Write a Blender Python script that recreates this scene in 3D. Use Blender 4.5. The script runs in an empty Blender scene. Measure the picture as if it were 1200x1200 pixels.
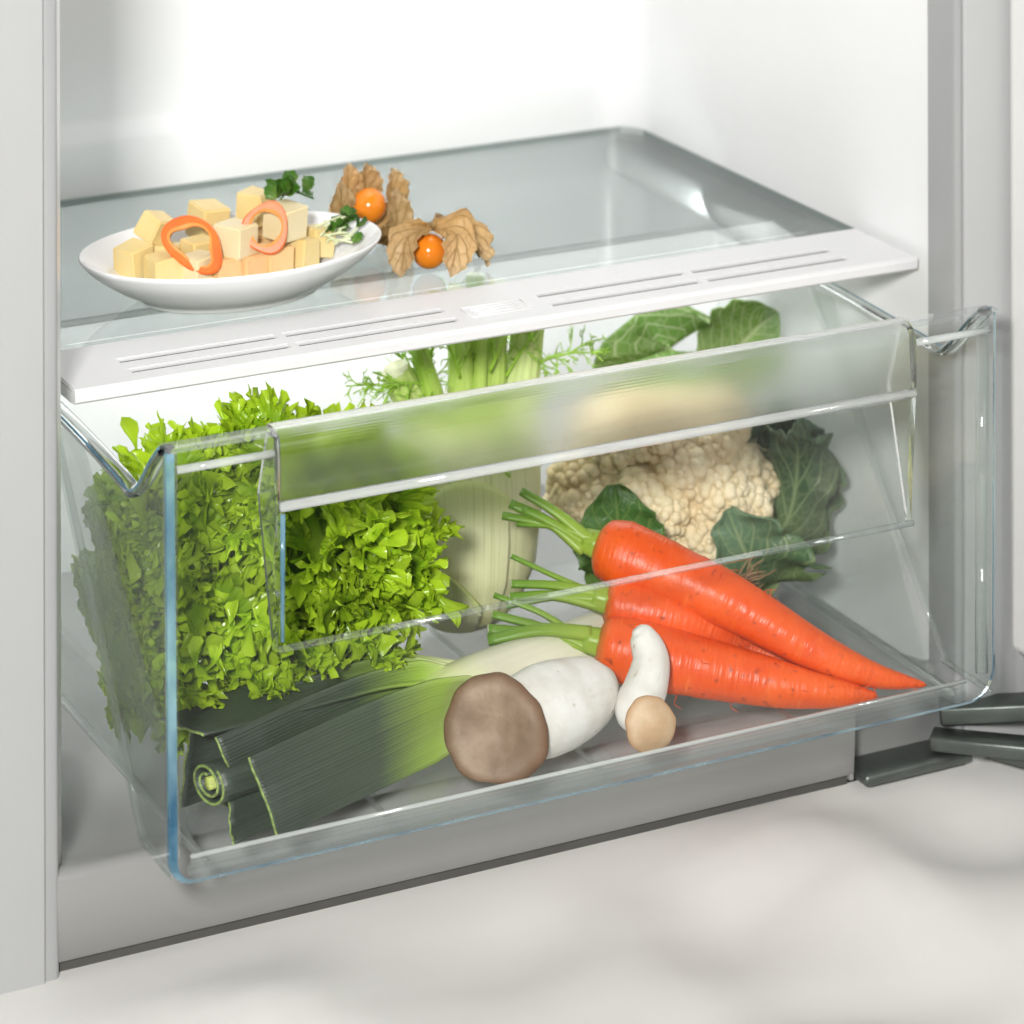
import bpy, bmesh, math, random
import numpy as np
from mathutils import Vector, Matrix, Euler, noise as mnoise

R = math.radians
random.seed(7)
rng = np.random.default_rng(11)
scene = bpy.context.scene
col = scene.collection

# ------------------------------------------------------------------ camera
cam_data = bpy.data.cameras.new('camera')
cam = bpy.data.objects.new('camera', cam_data)
col.objects.link(cam)
cam_data.sensor_width = 36.0
cam_data.sensor_fit = 'HORIZONTAL'
cam_data.lens = 121.15                 # long product lens
cam_data.shift_y = -1.2333             # lens shift keeps the verticals upright
cam_data.clip_start = 0.05
cam_data.clip_end = 50
cam.matrix_world = (Matrix.Translation((-0.5745, -1.4914, 0.7575)) @ Matrix.Rotation(R(-26.7704), 4, 'Z')
                    @ Matrix.Rotation(R(90), 4, 'X') @ Matrix.Rotation(R(-0.1334), 4, 'Z'))
cam_data.dof.use_dof = True
cam_data.dof.focus_distance = 1.715
cam_data.dof.aperture_fstop = 9.5
scene.camera = cam

# ------------------------------------------------------------------ world, lamps, exposure
world = bpy.data.worlds.new('World')
scene.world = world
world.use_nodes = True
bg = world.node_tree.nodes['Background']
bg.inputs[0].default_value = (0.95, 0.97, 1.0, 1)
bg.inputs[1].default_value = 0.11

def area_lamp(name, loc, target, size, power, color=(1, 1, 1), size_y=None, spread=None):
    d = bpy.data.lights.new(name, 'AREA')
    d.energy = power
    d.color = color
    d.shape = 'RECTANGLE'
    d.size = size
    d.size_y = size_y or size
    if spread: d.spread = R(spread)
    o = bpy.data.objects.new(name, d)
    o.location = loc
    o.rotation_euler = (Vector(target) - Vector(loc)).to_track_quat('-Z', 'Y').to_euler()
    col.objects.link(o)
    return o

area_lamp('key_lamp', (-0.80, -1.45, 0.98), (0.22, 0.1, 0.05), 0.20, 47, (1, 0.985, 0.955))
area_lamp('soft_lamp', (0.6, -2.0, 1.0), (0.25, 0.1, 0.05), 0.7, 3, (1, 0.99, 0.97))
area_lamp('interior_lamp', (0.23, 0.26, 0.72), (0.23, 0.28, 0.0), 0.36, 0.56, (1, 0.99, 0.97), 0.2)
area_lamp('crisper_fill', (0.23, 0.292, 0.188), (0.23, 0.43, 0.075), 0.44, 0.70, (1, 1, 0.99), 0.016)  # fill added under the shelf to brighten the back wall, no fixture there
area_lamp('crisper_fill', (0.23, 0.225, 0.1970), (0.23, 0.205, 0.0), 0.44, 0.42, (1, 1, 0.98), 0.11)  # second added fill, lights the vegetables from above, not a fridge lamp

scene.view_settings.view_transform = 'Standard'
scene.view_settings.look = 'None'
scene.view_settings.exposure = 0.0
scene.view_settings.gamma = 1.0
scene.view_settings.use_curve_mapping = False
scene.render.engine = 'CYCLES'
cy = scene.cycles
cy.use_denoising = True
try: cy.denoiser = 'OPENIMAGEDENOISE'
except Exception: pass
cy.max_bounces = 8
cy.diffuse_bounces = 3
cy.glossy_bounces = 3
cy.transmission_bounces = 6
cy.transparent_max_bounces = 24
cy.sample_clamp_indirect = 6.0
cy.caustics_reflective = False
cy.caustics_refractive = True
cy.blur_glossy = 0.3
cy.use_adaptive_sampling = True
cy.adaptive_threshold = 0.03

# ------------------------------------------------------------------ material helpers
class NT:
    def __init__(s, name):
        s.m = bpy.data.materials.new(name)
        s.m.use_nodes = True
        s.t = s.m.node_tree
        s.b = s.t.nodes['Principled BSDF']
        s.out = s.t.nodes['Material Output']
    def n(s, typ, **kw):
        nd = s.t.nodes.new(typ)
        for k, v in kw.items(): setattr(nd, k, v)
        return nd
    def l(s, a, b): s.t.links.new(a, b)
    def val(s, v, sock):
        if isinstance(v, bpy.types.NodeSocket): s.l(v, sock)
        else: sock.default_value = v
    def math(s, op, a, b=0.0, c=0.0, clamp=False):
        nd = s.n('ShaderNodeMath', operation=op, use_clamp=clamp)
        s.val(a, nd.inputs[0]); s.val(b, nd.inputs[1])
        if len(nd.inputs) > 2: s.val(c, nd.inputs[2])
        return nd.outputs[0]
    def mix(s, f, a, b, blend='MIX'):
        nd = s.n('ShaderNodeMix', data_type='RGBA', blend_type=blend)
        s.val(f, nd.inputs[0])
        for i, v in ((6, a), (7, b)):
            if isinstance(v, bpy.types.NodeSocket): s.l(v, nd.inputs[i])
            else: nd.inputs[i].default_value = (*v[:3], 1)
        return nd.outputs[2]
    def ramp(s, f, stops):
        nd = s.n('ShaderNodeValToRGB')
        el = nd.color_ramp.elements
        while len(el) < len(stops): el.new(0.5)
        for e, (p, c) in zip(el, stops):
            e.position = p
            e.color = (*c[:3], 1) if isinstance(c, tuple) else (c, c, c, 1)
        s.l(f, nd.inputs[0])
        return nd.outputs[0]
    def noise(s, scale, detail=4, rough=0.55, vec=None, dim=None):
        nd = s.n('ShaderNodeTexNoise')
        nd.inputs['Scale'].default_value = scale
        nd.inputs['Detail'].default_value = detail
        nd.inputs['Roughness'].default_value = rough
        s.l(vec if vec is not None else s.obj(), nd.inputs['Vector'])
        return nd.outputs[0]
    def obj(s):
        if not hasattr(s, '_tc'): s._tc = s.n('ShaderNodeTexCoord')
        return s._tc.outputs['Object']
    def uv(s):
        if not hasattr(s, '_tc'): s._tc = s.n('ShaderNodeTexCoord')
        return s._tc.outputs['UV']
    def uvxy(s):
        sp = s.n('ShaderNodeSeparateXYZ'); s.l(s.uv(), sp.inputs[0])
        return sp.outputs[0], sp.outputs[1]
    def scaled(s, vec, sc):
        mp = s.n('ShaderNodeMapping'); s.l(vec, mp.inputs[0]); mp.inputs['Scale'].default_value = sc
        return mp.outputs[0]
    def bump(s, h, strength=0.3, dist=0.001):
        nd = s.n('ShaderNodeBump')
        nd.inputs['Strength'].default_value = strength
        nd.inputs['Distance'].default_value = dist
        s.l(h, nd.inputs['Height'])
        s.l(nd.outputs[0], s.b.inputs['Normal'])
        return nd.outputs[0]
    def set(s, **kw):
        for k, v in kw.items():
            k = k.replace('_', ' ')
            s.val((*v, 1) if isinstance(v, tuple) and len(v) == 3 else v, s.b.inputs[k])
        return s
    def translucent(s, color, fac, nrm=None):
        tr = s.n('ShaderNodeBsdfTranslucent')
        s.val((*color, 1) if isinstance(color, tuple) else color, tr.inputs[0])
        if nrm is not None: s.l(nrm, tr.inputs['Normal'])
        mx = s.n('ShaderNodeMixShader'); mx.inputs[0].default_value = fac
        s.l(s.b.outputs[0], mx.inputs[1]); s.l(tr.outputs[0], mx.inputs[2])
        s.l(mx.outputs[0], s.out.inputs[0])
        return s

M = {}
def simple(name, color, rough=0.4, var=0.04, scale=30, bump=0.0, bscale=200, **kw):
    k = NT(name)
    n = k.noise(scale, 3)
    lo = tuple(c * (1 - var) for c in color); hi = tuple(min(1, c * (1 + var)) for c in color)
    k.set(Base_Color=k.ramp(n, [(0.3, lo), (0.7, hi)]), Roughness=rough)
    if bump: k.bump(k.noise(bscale, 2), bump, 0.0004)
    for a, v in kw.items(): k.set(**{a: v})
    M[name] = k.m
    return k

simple('white_liner', (0.80, 0.805, 0.81), 0.32, 0.012, 12)
simple('white_trim', (0.72, 0.72, 0.73), 0.35, 0.01, 20)
simple('flange_paint', (0.43, 0.435, 0.44), 0.45, 0.02, 8)
simple('gasket_grey', (0.34, 0.345, 0.35), 0.35, 0.03, 10)
simple('door_white', (0.80, 0.80, 0.785), 0.4, 0.015, 6)
simple('lip_grey', (0.29, 0.29, 0.285), 0.3, 0.02, 14)
simple('hinge_metal', (0.13, 0.145, 0.135), 0.38, 0.12, 60, 0.15, 300, Metallic=0.75)
simple('cloth_white', (0.67, 0.66, 0.635), 0.75, 0.03, 9, 0.1, 900)
simple('slot_shade', (0.13, 0.13, 0.135), 0.5, 0.02, 30)  # dark tone standing in for the shade inside the trim slots

def clear(name, tint, ior=1.5, gloss_rough=0.02, haze=0.0):
    k = NT(name)
    tr = k.n('ShaderNodeBsdfTransparent'); tr.inputs[0].default_value = (*tint, 1)
    gl = k.n('ShaderNodeBsdfGlossy'); gl.inputs['Roughness'].default_value = gloss_rough
    lw = k.n('ShaderNodeLayerWeight'); lw.inputs[0].default_value = 0.5
    f0 = ((ior - 1) / (ior + 1)) ** 2
    frf = k.math('ADD', f0, k.math('MULTIPLY', k.math('POWER', lw.outputs['Facing'], 5.0), 1 - f0))   # Schlick, same from both sides
    body = tr.outputs[0]
    if haze:
        df = k.n('ShaderNodeBsdfDiffuse'); df.inputs[0].default_value = (0.85, 0.87, 0.86, 1)
        mh = k.n('ShaderNodeMixShader'); mh.inputs[0].default_value = haze
        k.l(tr.outputs[0], mh.inputs[1]); k.l(df.outputs[0], mh.inputs[2]); body = mh.outputs[0]
    mx = k.n('ShaderNodeMixShader')
    k.l(frf, mx.inputs[0]); k.l(body, mx.inputs[1]); k.l(gl.outputs[0], mx.inputs[2])
    k.l(mx.outputs[0], k.out.inputs[0])
    M[name] = k.m
clear('clear_plastic', (0.985, 0.99, 0.988), 1.30)
clear('side_plastic', (0.95, 0.965, 0.958), 1.5, 0.03, 0.03)
clear('shelf_glass', (0.62, 0.65, 0.645), 1.45, 0.015)
clear('rim_plastic', (0.93, 0.95, 0.945), 1.7, 0.04, 0.05)
clear('bead_plastic', (0.93, 0.95, 0.945), 1.8, 0.04, 0.42)
simple('glass_edge', (0.20, 0.28, 0.26), 0.2, 0.1, 40)
simple('lip_shade_dark', (0.07, 0.068, 0.062), 0.6, 0.1, 40)  # dark colour for the painted shadow line below the lip

def solid_glass(name, color, rough, ior=1.46):
    k = NT(name)
    k.set(Base_Color=color, Roughness=rough, IOR=ior)
    k.b.inputs['Transmission Weight'].default_value = 1.0
    M[name] = k.m
solid_glass('moulded_plastic', (0.97, 0.985, 0.98), 0.02)
solid_glass('frosted_plastic', (0.97, 0.98, 0.975), 0.24, 1.3)
M['frosted_plastic'].node_tree.nodes['Principled BSDF'].inputs['Coat Weight'].default_value = 0.6

def edge_material():
    k = NT('blue_edge')
    n = k.noise(1.0, 3, 0.6, k.scaled(k.obj(), (40, 40, 14)))
    k.set(Base_Color=k.ramp(n, [(0.35, (0.03, 0.16, 0.30)), (0.65, (0.36, 0.64, 0.76))]), Roughness=0.06, IOR=1.46)
    k.b.inputs['Transmission Weight'].default_value = 0.55
    M['blue_edge'] = k.m
edge_material()

# --- vegetables
def leaf_material(name, deep, mid, rim, rough=0.38, trans=0.35, vein=None, vein_n=9, bumpk=0.35, spec=0.45):
    """UV: x across the blade (0..1, midrib at 0.5), y from base 0 to margin 1"""
    k = NT(name)
    u, v = k.uvxy()
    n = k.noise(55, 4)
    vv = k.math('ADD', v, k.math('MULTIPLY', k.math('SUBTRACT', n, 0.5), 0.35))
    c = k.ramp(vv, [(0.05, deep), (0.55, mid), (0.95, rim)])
    info = k.n('ShaderNodeObjectInfo')
    hv = k.n('ShaderNodeHueSaturation')
    k.l(c, hv.inputs['Color'])
    k.l(k.math('ADD', k.math('MULTIPLY', info.outputs['Random'], 0.42), 0.72), hv.inputs['Value'])
    c = hv.outputs[0]
    h = k.noise(260, 3)
    if vein:
        au = k.math('ABSOLUTE', k.math('SUBTRACT', u, 0.5))
        wob = k.math('MULTIPLY', k.math('SUBTRACT', k.noise(35, 2), 0.5), 0.10)
        ph = k.math('FRACT', k.math('MULTIPLY', k.math('ADD', k.math('SUBTRACT', v, k.math('MULTIPLY', au, 0.75)), wob), vein_n))
        side = k.math('SUBTRACT', 1.0, k.math('MULTIPLY', k.math('ABSOLUTE', k.math('SUBTRACT', ph, 0.5)), 10.0), clamp=True)
        midr = k.math('SUBTRACT', 1.0, k.math('MULTIPLY', au, 26.0), clamp=True)
        vo = k.n('ShaderNodeTexVoronoi', feature='DISTANCE_TO_EDGE'); vo.inputs['Scale'].default_value = 150
        k.l(k.obj(), vo.inputs['Vector'])
        net = k.math('MULTIPLY', k.math('SUBTRACT', 1.0, k.math('MULTIPLY', vo.outputs[0], 9.0), clamp=True), 0.35)
        vf = k.math('MAXIMUM', k.math('MAXIMUM', side, midr), net)
        c = k.mix(k.math('MULTIPLY', vf, 0.75), c, vein)
        h = k.math('SUBTRACT', h, k.math('MULTIPLY', vf, 1.0))
    k.set(Base_Color=c, Roughness=rough)
    k.b.inputs['Specular IOR Level'].default_value = spec
    nr = k.bump(h, bumpk, 0.0012)
    k.translucent(c, trans, nr)
    M[name] = k.m
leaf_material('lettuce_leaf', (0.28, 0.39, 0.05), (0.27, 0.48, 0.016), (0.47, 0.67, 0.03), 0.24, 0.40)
leaf_material('caul_leaf_dark', (0.26, 0.34, 0.12), (0.075, 0.150, 0.065), (0.12, 0.21, 0.12), 0.4, 0.18, (0.33, 0.42, 0.20), 7)
leaf_material('caul_leaf_light', (0.52, 0.62, 0.28), (0.36, 0.56, 0.16), (0.25, 0.48, 0.09), 0.45, 0.35, (0.74, 0.80, 0.50), 9)
leaf_material('caul_leaf_small', (0.12, 0.2, 0.04), (0.06, 0.15, 0.03), (0.05, 0.13, 0.025), 0.4, 0.2, (0.2, 0.3, 0.08), 7)
leaf_material('herb_leaf', (0.2, 0.33, 0.06), (0.08, 0.22, 0.02), (0.06, 0.18, 0.015), 0.4, 0.3)

def leek_material():
    """UV: x around, y from root 0 to leaf end 1"""
    k = NT('leek_skin')
    u, v = k.uvxy()
    lines = k.noise(1.0, 2, 0.6, k.scaled(k.uv(), (60, 0.8, 1)))
    fine = k.noise(1.0, 2, 0.6, k.scaled(k.uv(), (150, 1.5, 1)))
    vj = k.math('ADD', v, k.math('MULTIPLY', k.math('SUBTRACT', lines, 0.5), 0.05))
    c = k.ramp(vj, [(0.0, (0.72, 0.70, 0.58)), (0.36, (0.76, 0.74, 0.58)), (0.46, (0.68, 0.70, 0.40)),
                    (0.58, (0.34, 0.50, 0.07)), (0.73, (0.050, 0.080, 0.042)), (1.0, (0.028, 0.042, 0.028))])
    dk = k.math('MULTIPLY', k.math('SUBTRACT', v, 0.58), 7.0, clamp=True)
    ph = k.math('ADD', k.math('MULTIPLY', u, 6.2832 * 50), k.math('MULTIPLY', lines, 7.0))
    st = k.math('ADD', 0.5, k.math('MULTIPLY', k.math('SINE', ph), 0.5))
    amt = k.math('ADD', 0.10, k.math('MULTIPLY', dk, 0.9))
    c = k.mix(k.math('MULTIPLY', k.math('MULTIPLY', st, k.math('ADD', 0.25, lines)), k.math('MULTIPLY', amt, 0.62)), c, k.mix(0.72, c, (0.008, 0.014, 0.010)))
    c = k.mix(k.math('MULTIPLY', k.math('MULTIPLY', k.math('SUBTRACT', fine, 0.50), 2.0, clamp=True), dk), c, (0.075, 0.095, 0.072))
    bloom = k.noise(28, 3)
    c = k.mix(k.math('MULTIPLY', k.math('MULTIPLY', k.math('SUBTRACT', bloom, 0.45), 1.2, clamp=True), dk), c, (0.085, 0.110, 0.090))
    k.set(Base_Color=c, Roughness=0.42)
    k.bump(k.math('MULTIPLY', st, k.math('ADD', 0.2, k.math('MULTIPLY', dk, 0.8))), 0.30, 0.0004)
    M['leek_skin'] = k.m
leek_material()
simple('leek_cut', (0.24, 0.33, 0.09), 0.5, 0.5, 500)
simple('leek_heart', (0.50, 0.58, 0.14), 0.5, 0.2, 300)
simple('root_brown', (0.26, 0.16, 0.085), 0.8, 0.35, 120)

def carrot_material():
    k = NT('carrot_skin')
    u, v = k.uvxy()
    rings = k.noise(1.0, 3, 0.6, k.scaled(k.uv(), (3.0, 46, 1)))
    blot = k.noise(38, 4)
    spots = k.noise(210, 2)
    c = k.ramp(blot, [(0.3, (0.70, 0.068, 0.005)), (0.7, (0.82, 0.115, 0.010))])
    c = k.mix(k.math('MULTIPLY', k.math('SUBTRACT', rings, 0.60), 5.0, clamp=True), c, (0.84, 0.20, 0.035))
    c = k.mix(k.math('MULTIPLY', k.math('SUBTRACT', spots, 0.62), 6.0, clamp=True), c, (0.33, 0.04, 0.01))
    c = k.mix(k.math('MULTIPLY', k.math('SUBTRACT', 0.035, v), 22.0, clamp=True), c, (0.34, 0.20, 0.03))
    k.set(Base_Color=c, Roughness=k.ramp(blot, [(0.3, 0.32), (0.7, 0.48)]))
    k.bump(k.math('ADD', k.math('MULTIPLY', rings, -1.0), k.math('ADD', k.math('MULTIPLY', blot, 0.4), k.math('MULTIPLY', k.noise(170, 3), 0.35))), 0.65, 0.0016)
    M['carrot_skin'] = k.m
carrot_material()
def stalk_material(name, base, tip, freq=40):
    k = NT(name)
    u, v = k.uvxy()
    lines = k.noise(1.0, 2, 0.5, k.scaled(k.uv(), (freq, 1.0, 1)))
    c = k.ramp(v, [(0.0, base), (1.0, tip)])
    c = k.mix(k.math('MULTIPLY', k.math('SUBTRACT', lines, 0.4), 1.6, clamp=True), c, k.mix(0.45, c, (0.04, 0.12, 0.01)))
    k.set(Base_Color=c, Roughness=0.4)
    k.bump(lines, 0.35, 0.0008)
    M[name] = k.m
stalk_material('carrot_stalk', (0.30, 0.42, 0.05), (0.14, 0.28, 0.03), 12)
stalk_material('fennel_stalk', (0.52, 0.64, 0.18), (0.30, 0.50, 0.05), 26)
stalk_material('pale_stalk', (0.66, 0.74, 0.38), (0.50, 0.64, 0.16), 26)
simple('frond_green', (0.32, 0.54, 0.05), 0.5, 0.25, 90)
simple('cut_pale', (0.74, 0.76, 0.50), 0.5, 0.12, 350)

def fennel_material():
    k = NT('fennel_bulb')
    u, v = k.uvxy()
    lines = k.noise(1.0, 2, 0.5, k.scaled(k.uv(), (46, 0.8, 1)))
    big = k.noise(24, 3)
    c = k.ramp(v, [(0.0, (0.66, 0.66, 0.26)), (0.25, (0.80, 0.80, 0.47)), (0.7, (0.82, 0.83, 0.52)), (1.0, (0.66, 0.74, 0.30))])
    c = k.mix(k.math('MULTIPLY', k.math('SUBTRACT', lines, 0.52), 2.2, clamp=True), c, (0.40, 0.48, 0.16))
    c = k.mix(k.math('MULTIPLY', k.math('SUBTRACT', big, 0.55), 1.0, clamp=True), c, (0.78, 0.80, 0.60))
    k.set(Base_Color=c, Roughness=0.36)
    k.bump(k.math('MULTIPLY', lines, -1.0), 0.35, 0.0010)
    M['fennel_bulb'] = k.m
fennel_material()

def curd_material():
    k = NT('cauliflower_curd')
    n = k.noise(40, 4)
    f = k.noise(420, 3)
    c = k.ramp(n, [(0.3, (0.74, 0.59, 0.35)), (0.7, (0.84, 0.74, 0.52))])
    geo = k.n('ShaderNodeNewGeometry')
    c = k.mix(k.math('MULTIPLY', k.math('SUBTRACT', k.noise(18, 3), 0.56), 3.0, clamp=True), c, (0.55, 0.34, 0.13))
    k.set(Base_Color=c, Roughness=0.62)
    k.bump(f, 0.3, 0.0009)
    M['cauliflower_curd'] = k.m
curd_material()

def mushroom_cap_material(name, dark, light, edge):
    """UV: y from centre 0 to rim 1, x angle"""
    k = NT(name)
    u, v = k.uvxy()
    rad = k.math('ADD', 0.5, k.math('MULTIPLY', k.math('SUBTRACT', k.noise(1.0, 3, 0.6, k.scaled(k.uv(), (70, 2.5, 1))), 0.5), k.math('MULTIPLY', v, v)))
    n = k.noise(45, 4)
    fl = k.noise(480, 3)
    c = k.ramp(k.math('ADD', k.math('MULTIPLY', n, 0.75), k.math('MULTIPLY', rad, 0.25)), [(0.40, dark), (0.60, light)])
    c = k.mix(k.math('MULTIPLY', k.math('SUBTRACT', k.math('ADD', v, k.math('MULTIPLY', rad, 0.2)), 0.88), 5.0, clamp=True), c, edge)
    c = k.mix(k.math('MULTIPLY', k.math('SUBTRACT', fl, 0.5), 0.9, clamp=True), c, dark)
    k.set(Base_Color=c, Roughness=0.6)
    k.bump(k.math('ADD', k.math('MULTIPLY', n, 2.0), k.math('MULTIPLY', k.math('ADD', fl, rad), 0.35)), 0.4, 0.0012)
    M[name] = k.m
mushroom_cap_material('mushroom_cap_brown', (0.20, 0.128, 0.080), (0.36, 0.255, 0.175), (0.16, 0.080, 0.038))
mushroom_cap_material('mushroom_cap_tan', (0.50, 0.33, 0.19), (0.66, 0.50, 0.34), (0.48, 0.29, 0.15))
def mushroom_stem_material():
    k = NT('mushroom_stem')
    fib = k.noise(1.0, 3, 0.6, k.scaled(k.uv(), (40, 3, 1)))
    n = k.noise(50, 4)
    c = k.ramp(n, [(0.3, (0.66, 0.63, 0.57)), (0.7, (0.80, 0.79, 0.76))])
    sp_ = k.noise(230, 3)
    c = k.mix(k.math('MULTIPLY', k.math('SUBTRACT', sp_, 0.64), 6.0, clamp=True), c, (0.40, 0.29, 0.18))
    c = k.mix(k.math('MULTIPLY', k.math('SUBTRACT', fib, 0.55), 1.6, clamp=True), c, (0.62, 0.57, 0.48))
    k.set(Base_Color=c, Roughness=0.58)
    k.bump(k.math('ADD', k.noise(110, 4), k.math('MULTIPLY', fib, 0.35)), 0.5, 0.0012)
    M['mushroom_stem'] = k.m
mushroom_stem_material()

simple('ceramic', (0.84, 0.845, 0.85), 0.14, 0.008, 20)
def cheese_mat(name, a, b):
    k = NT(name)
    n = k.noise(45, 4)
    k.set(Base_Color=k.ramp(n, [(0.3, a), (0.7, b)]), Roughness=0.42)
    k.bump(k.noise(160, 4), 0.25, 0.0008)
    M[name] = k.m
cheese_mat('cheese_yellow', (0.76, 0.57, 0.23), (0.80, 0.65, 0.33))
cheese_mat('cheese_pale', (0.76, 0.64, 0.37), (0.80, 0.70, 0.46))
cheese_mat('cheese_orange', (0.80, 0.48, 0.21), (0.83, 0.57, 0.30))
simple('pepper_flesh', (0.84, 0.15, 0.018), 0.28, 0.15, 90, 0.1, 200)
simple('pepper_inner', (0.86, 0.30, 0.07), 0.35, 0.12, 90)
simple('sprout_stem', (0.68, 0.74, 0.46), 0.4, 0.1, 100)
simple('berry_orange', (0.84, 0.24, 0.015), 0.16, 0.12, 60)
leaf_material('papery_husk', (0.66, 0.43, 0.17), (0.78, 0.56, 0.28), (0.86, 0.68, 0.42), 0.42, 0.45, (0.50, 0.29, 0.10), 5, 0.6)

# ------------------------------------------------------------------ object helpers
ROOT = {}
def thing(name, label, cat, loc=(0, 0, 0), group=None, kind=None):
    o = bpy.data.objects.new(name, None)
    o.empty_display_size = 0.02
    col.objects.link(o)
    o.location = loc
    tag(o, label, cat, group, kind)
    ROOT[o.name] = np.array(loc, float)
    return o
def tag(o, label, cat, group=None, kind=None):
    if label: o['label'] = label
    if cat: o['category'] = cat
    if group: o['group'] = group
    if kind: o['kind'] = kind
    return o
def root_loc(o):
    while o.parent: o = o.parent
    return ROOT.get(o.name, np.array(o.location, float))
def obj(name, verts, faces, mats, parent=None, smooth=True, midx=None, uv=None, origin=None):
    """one mesh object; vertices in world coordinates"""
    V = np.asarray(verts, float)
    off = root_loc(parent) if parent else (np.array(origin, float) if origin is not None else np.zeros(3))
    me = bpy.data.meshes.new(name)
    me.from_pydata((V - off).tolist(), [], [list(map(int, f)) for f in faces])
    if isinstance(mats, str): mats = [mats]
    for m in mats: me.materials.append(M[m])
    if midx is not None: me.polygons.foreach_set('material_index', np.asarray(midx, np.int32))
    if uv is not None:
        l = me.uv_layers.new(name='UVMap')
        li = np.empty(len(me.loops), np.int32); me.loops.foreach_get('vertex_index', li)
        l.data.foreach_set('uv', np.asarray(uv, np.float32)[li].ravel())
    me.polygons.foreach_set('use_smooth', [smooth] * len(me.polygons))
    me.update()
    o = bpy.data.objects.new(name, me)
    col.objects.link(o)
    if parent: o.parent = parent
    else:
        o.location = off
        ROOT[o.name] = off
    return o

def bm_obj(name, bm, mats, parent=None, smooth=False, origin=None):
    bm.normal_update()
    bm.verts.index_update()
    V = [v.co[:] for v in bm.verts]; F = [[v.index for v in f.verts] for f in bm.faces]
    mi = [f.material_index for f in bm.faces]
    bm.free()
    return obj(name, V, F, mats, parent, smooth, mi, None, origin)

def box_bm(p0, p1, bevel=0.0, seg=2):
    bm = bmesh.new()
    bmesh.ops.create_cube(bm, size=1)
    c = [(a + b) / 2 for a, b in zip(p0, p1)]; s = [abs(b - a) for a, b in zip(p0, p1)]
    for v in bm.verts: v.co = Vector([v.co[i] * s[i] + c[i] for i in range(3)])
    if bevel: bmesh.ops.bevel(bm, geom=bm.edges[:] + bm.verts[:], offset=bevel, segments=seg, profile=0.5, affect='EDGES')
    return bm
def box(name, p0, p1, mat, parent=None, bevel=0.0, seg=2, smooth=None, origin=None):
    return bm_obj(name, box_bm(p0, p1, bevel, seg), mat, parent, bool(bevel) if smooth is None else smooth, origin)

def prism(name, poly, d0, d1, axis, mats, parent=None, edge=0, face=0, smooth=False):
    """polygon (a,b) extruded along an axis; face / edge = material slots"""
    n = len(poly)
    def P(a, b, d):
        return {'x': (d, a, b), 'y': (a, d, b), 'z': (a, b, d)}[axis]
    V = [P(a, b, d0) for a, b in poly] + [P(a, b, d1) for a, b in poly]
    F = [list(range(n))[::-1], list(range(n, 2 * n))] + [[i, (i + 1) % n, n + (i + 1) % n, n + i] for i in range(n)]
    bm = bmesh.new()
    vs = [bm.verts.new(v) for v in V]
    for i, f in enumerate(F):
        fc = bm.faces.new([vs[j] for j in f]); fc.material_index = face if i < 2 else edge
    bmesh.ops.recalc_face_normals(bm, faces=bm.faces[:])
    return bm_obj(name, bm, mats, parent, smooth)

def smooth_path(pts, n):
    """Catmull-Rom through points -> n samples"""
    P = np.asarray(pts, float)
    if len(P) == 2: 
        t = np.linspace(0, 1, n)[:, None]; return P[0] * (1 - t) + P[1] * t
    Q = np.vstack([2 * P[0] - P[1], P, 2 * P[-1] - P[-2]])
    out = []
    for t in np.linspace(0, len(P) - 1 - 1e-9, n):
        i = int(t); f = t - i
        a, b, c, d = Q[i], Q[i + 1], Q[i + 2], Q[i + 3]
        out.append(0.5 * ((2 * b) + (-a + c) * f + (2 * a - 5 * b + 4 * c - d) * f * f + (-a + 3 * b - 3 * c + d) * f ** 3))
    return np.array(out)
def interp(vals, n):
    v = np.asarray(vals, float)
    return np.interp(np.linspace(0, 1, n), np.linspace(0, 1, len(v)), v)
def frames(path, upv=(0, 0, 1)):
    T = np.gradient(path, axis=0); T /= np.linalg.norm(T, axis=1)[:, None]
    n = np.cross(np.cross(T[0], upv), T[0])
    if np.linalg.norm(n) < 1e-6: n = np.cross(T[0], (1, 0, 0))
    n /= np.linalg.norm(n)
    N = [n]
    for i in range(1, len(T)):
        n = N[-1] - T[i] * (N[-1] @ T[i]); n /= np.linalg.norm(n); N.append(n)
    N = np.array(N); B = np.cross(T, N)
    return T, N, B
def tube(path, radii, seg=12, mod=None, flat=1.0, caps=True, upv=(0, 0, 1)):
    """returns V,F,UV,cap-face flags; mod(theta array, s) -> radius factor"""
    path = np.asarray(path, float); n = len(path)
    T, N, B = frames(path, upv)
    th = np.linspace(0, 2 * np.pi, seg, endpoint=False) + np.pi      # seam underneath
    V = []; UV = []
    for i in range(n):
        s = i / (n - 1)
        r = radii[i] * (mod(th, s) if mod is not None else np.ones(seg))
        V.append(path[i] + (np.cos(th) * r * flat)[:, None] * N[i] + (np.sin(th) * r)[:, None] * B[i])
        UV.append(np.stack([th / (2 * np.pi) - 0.5, np.full(seg, s)], 1))
    V = np.concatenate(V); UV = np.concatenate(UV)
    F = []; cap = []
    for i in range(n - 1):
        for j in range(seg):
            k = (j + 1) % seg
            F.append([i * seg + j, i * seg + k, (i + 1) * seg + k, (i + 1) * seg + j]); cap.append(0)
    if caps:
        F.append(list(range(seg))[::-1]); cap.append(1)
        F.append([(n - 1) * seg + j for j in range(seg)]); cap.append(1)
    return V, F, UV, cap
def merge(parts):
    V = []; F = []; U = []; C = []; o = 0
    for v, f, u, c in parts:
        V.append(v); U.append(u); C += list(c)
        F += [[i + o for i in q] for q in f]; o += len(v)
    return np.concatenate(V), F, np.concatenate(U), C
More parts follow.
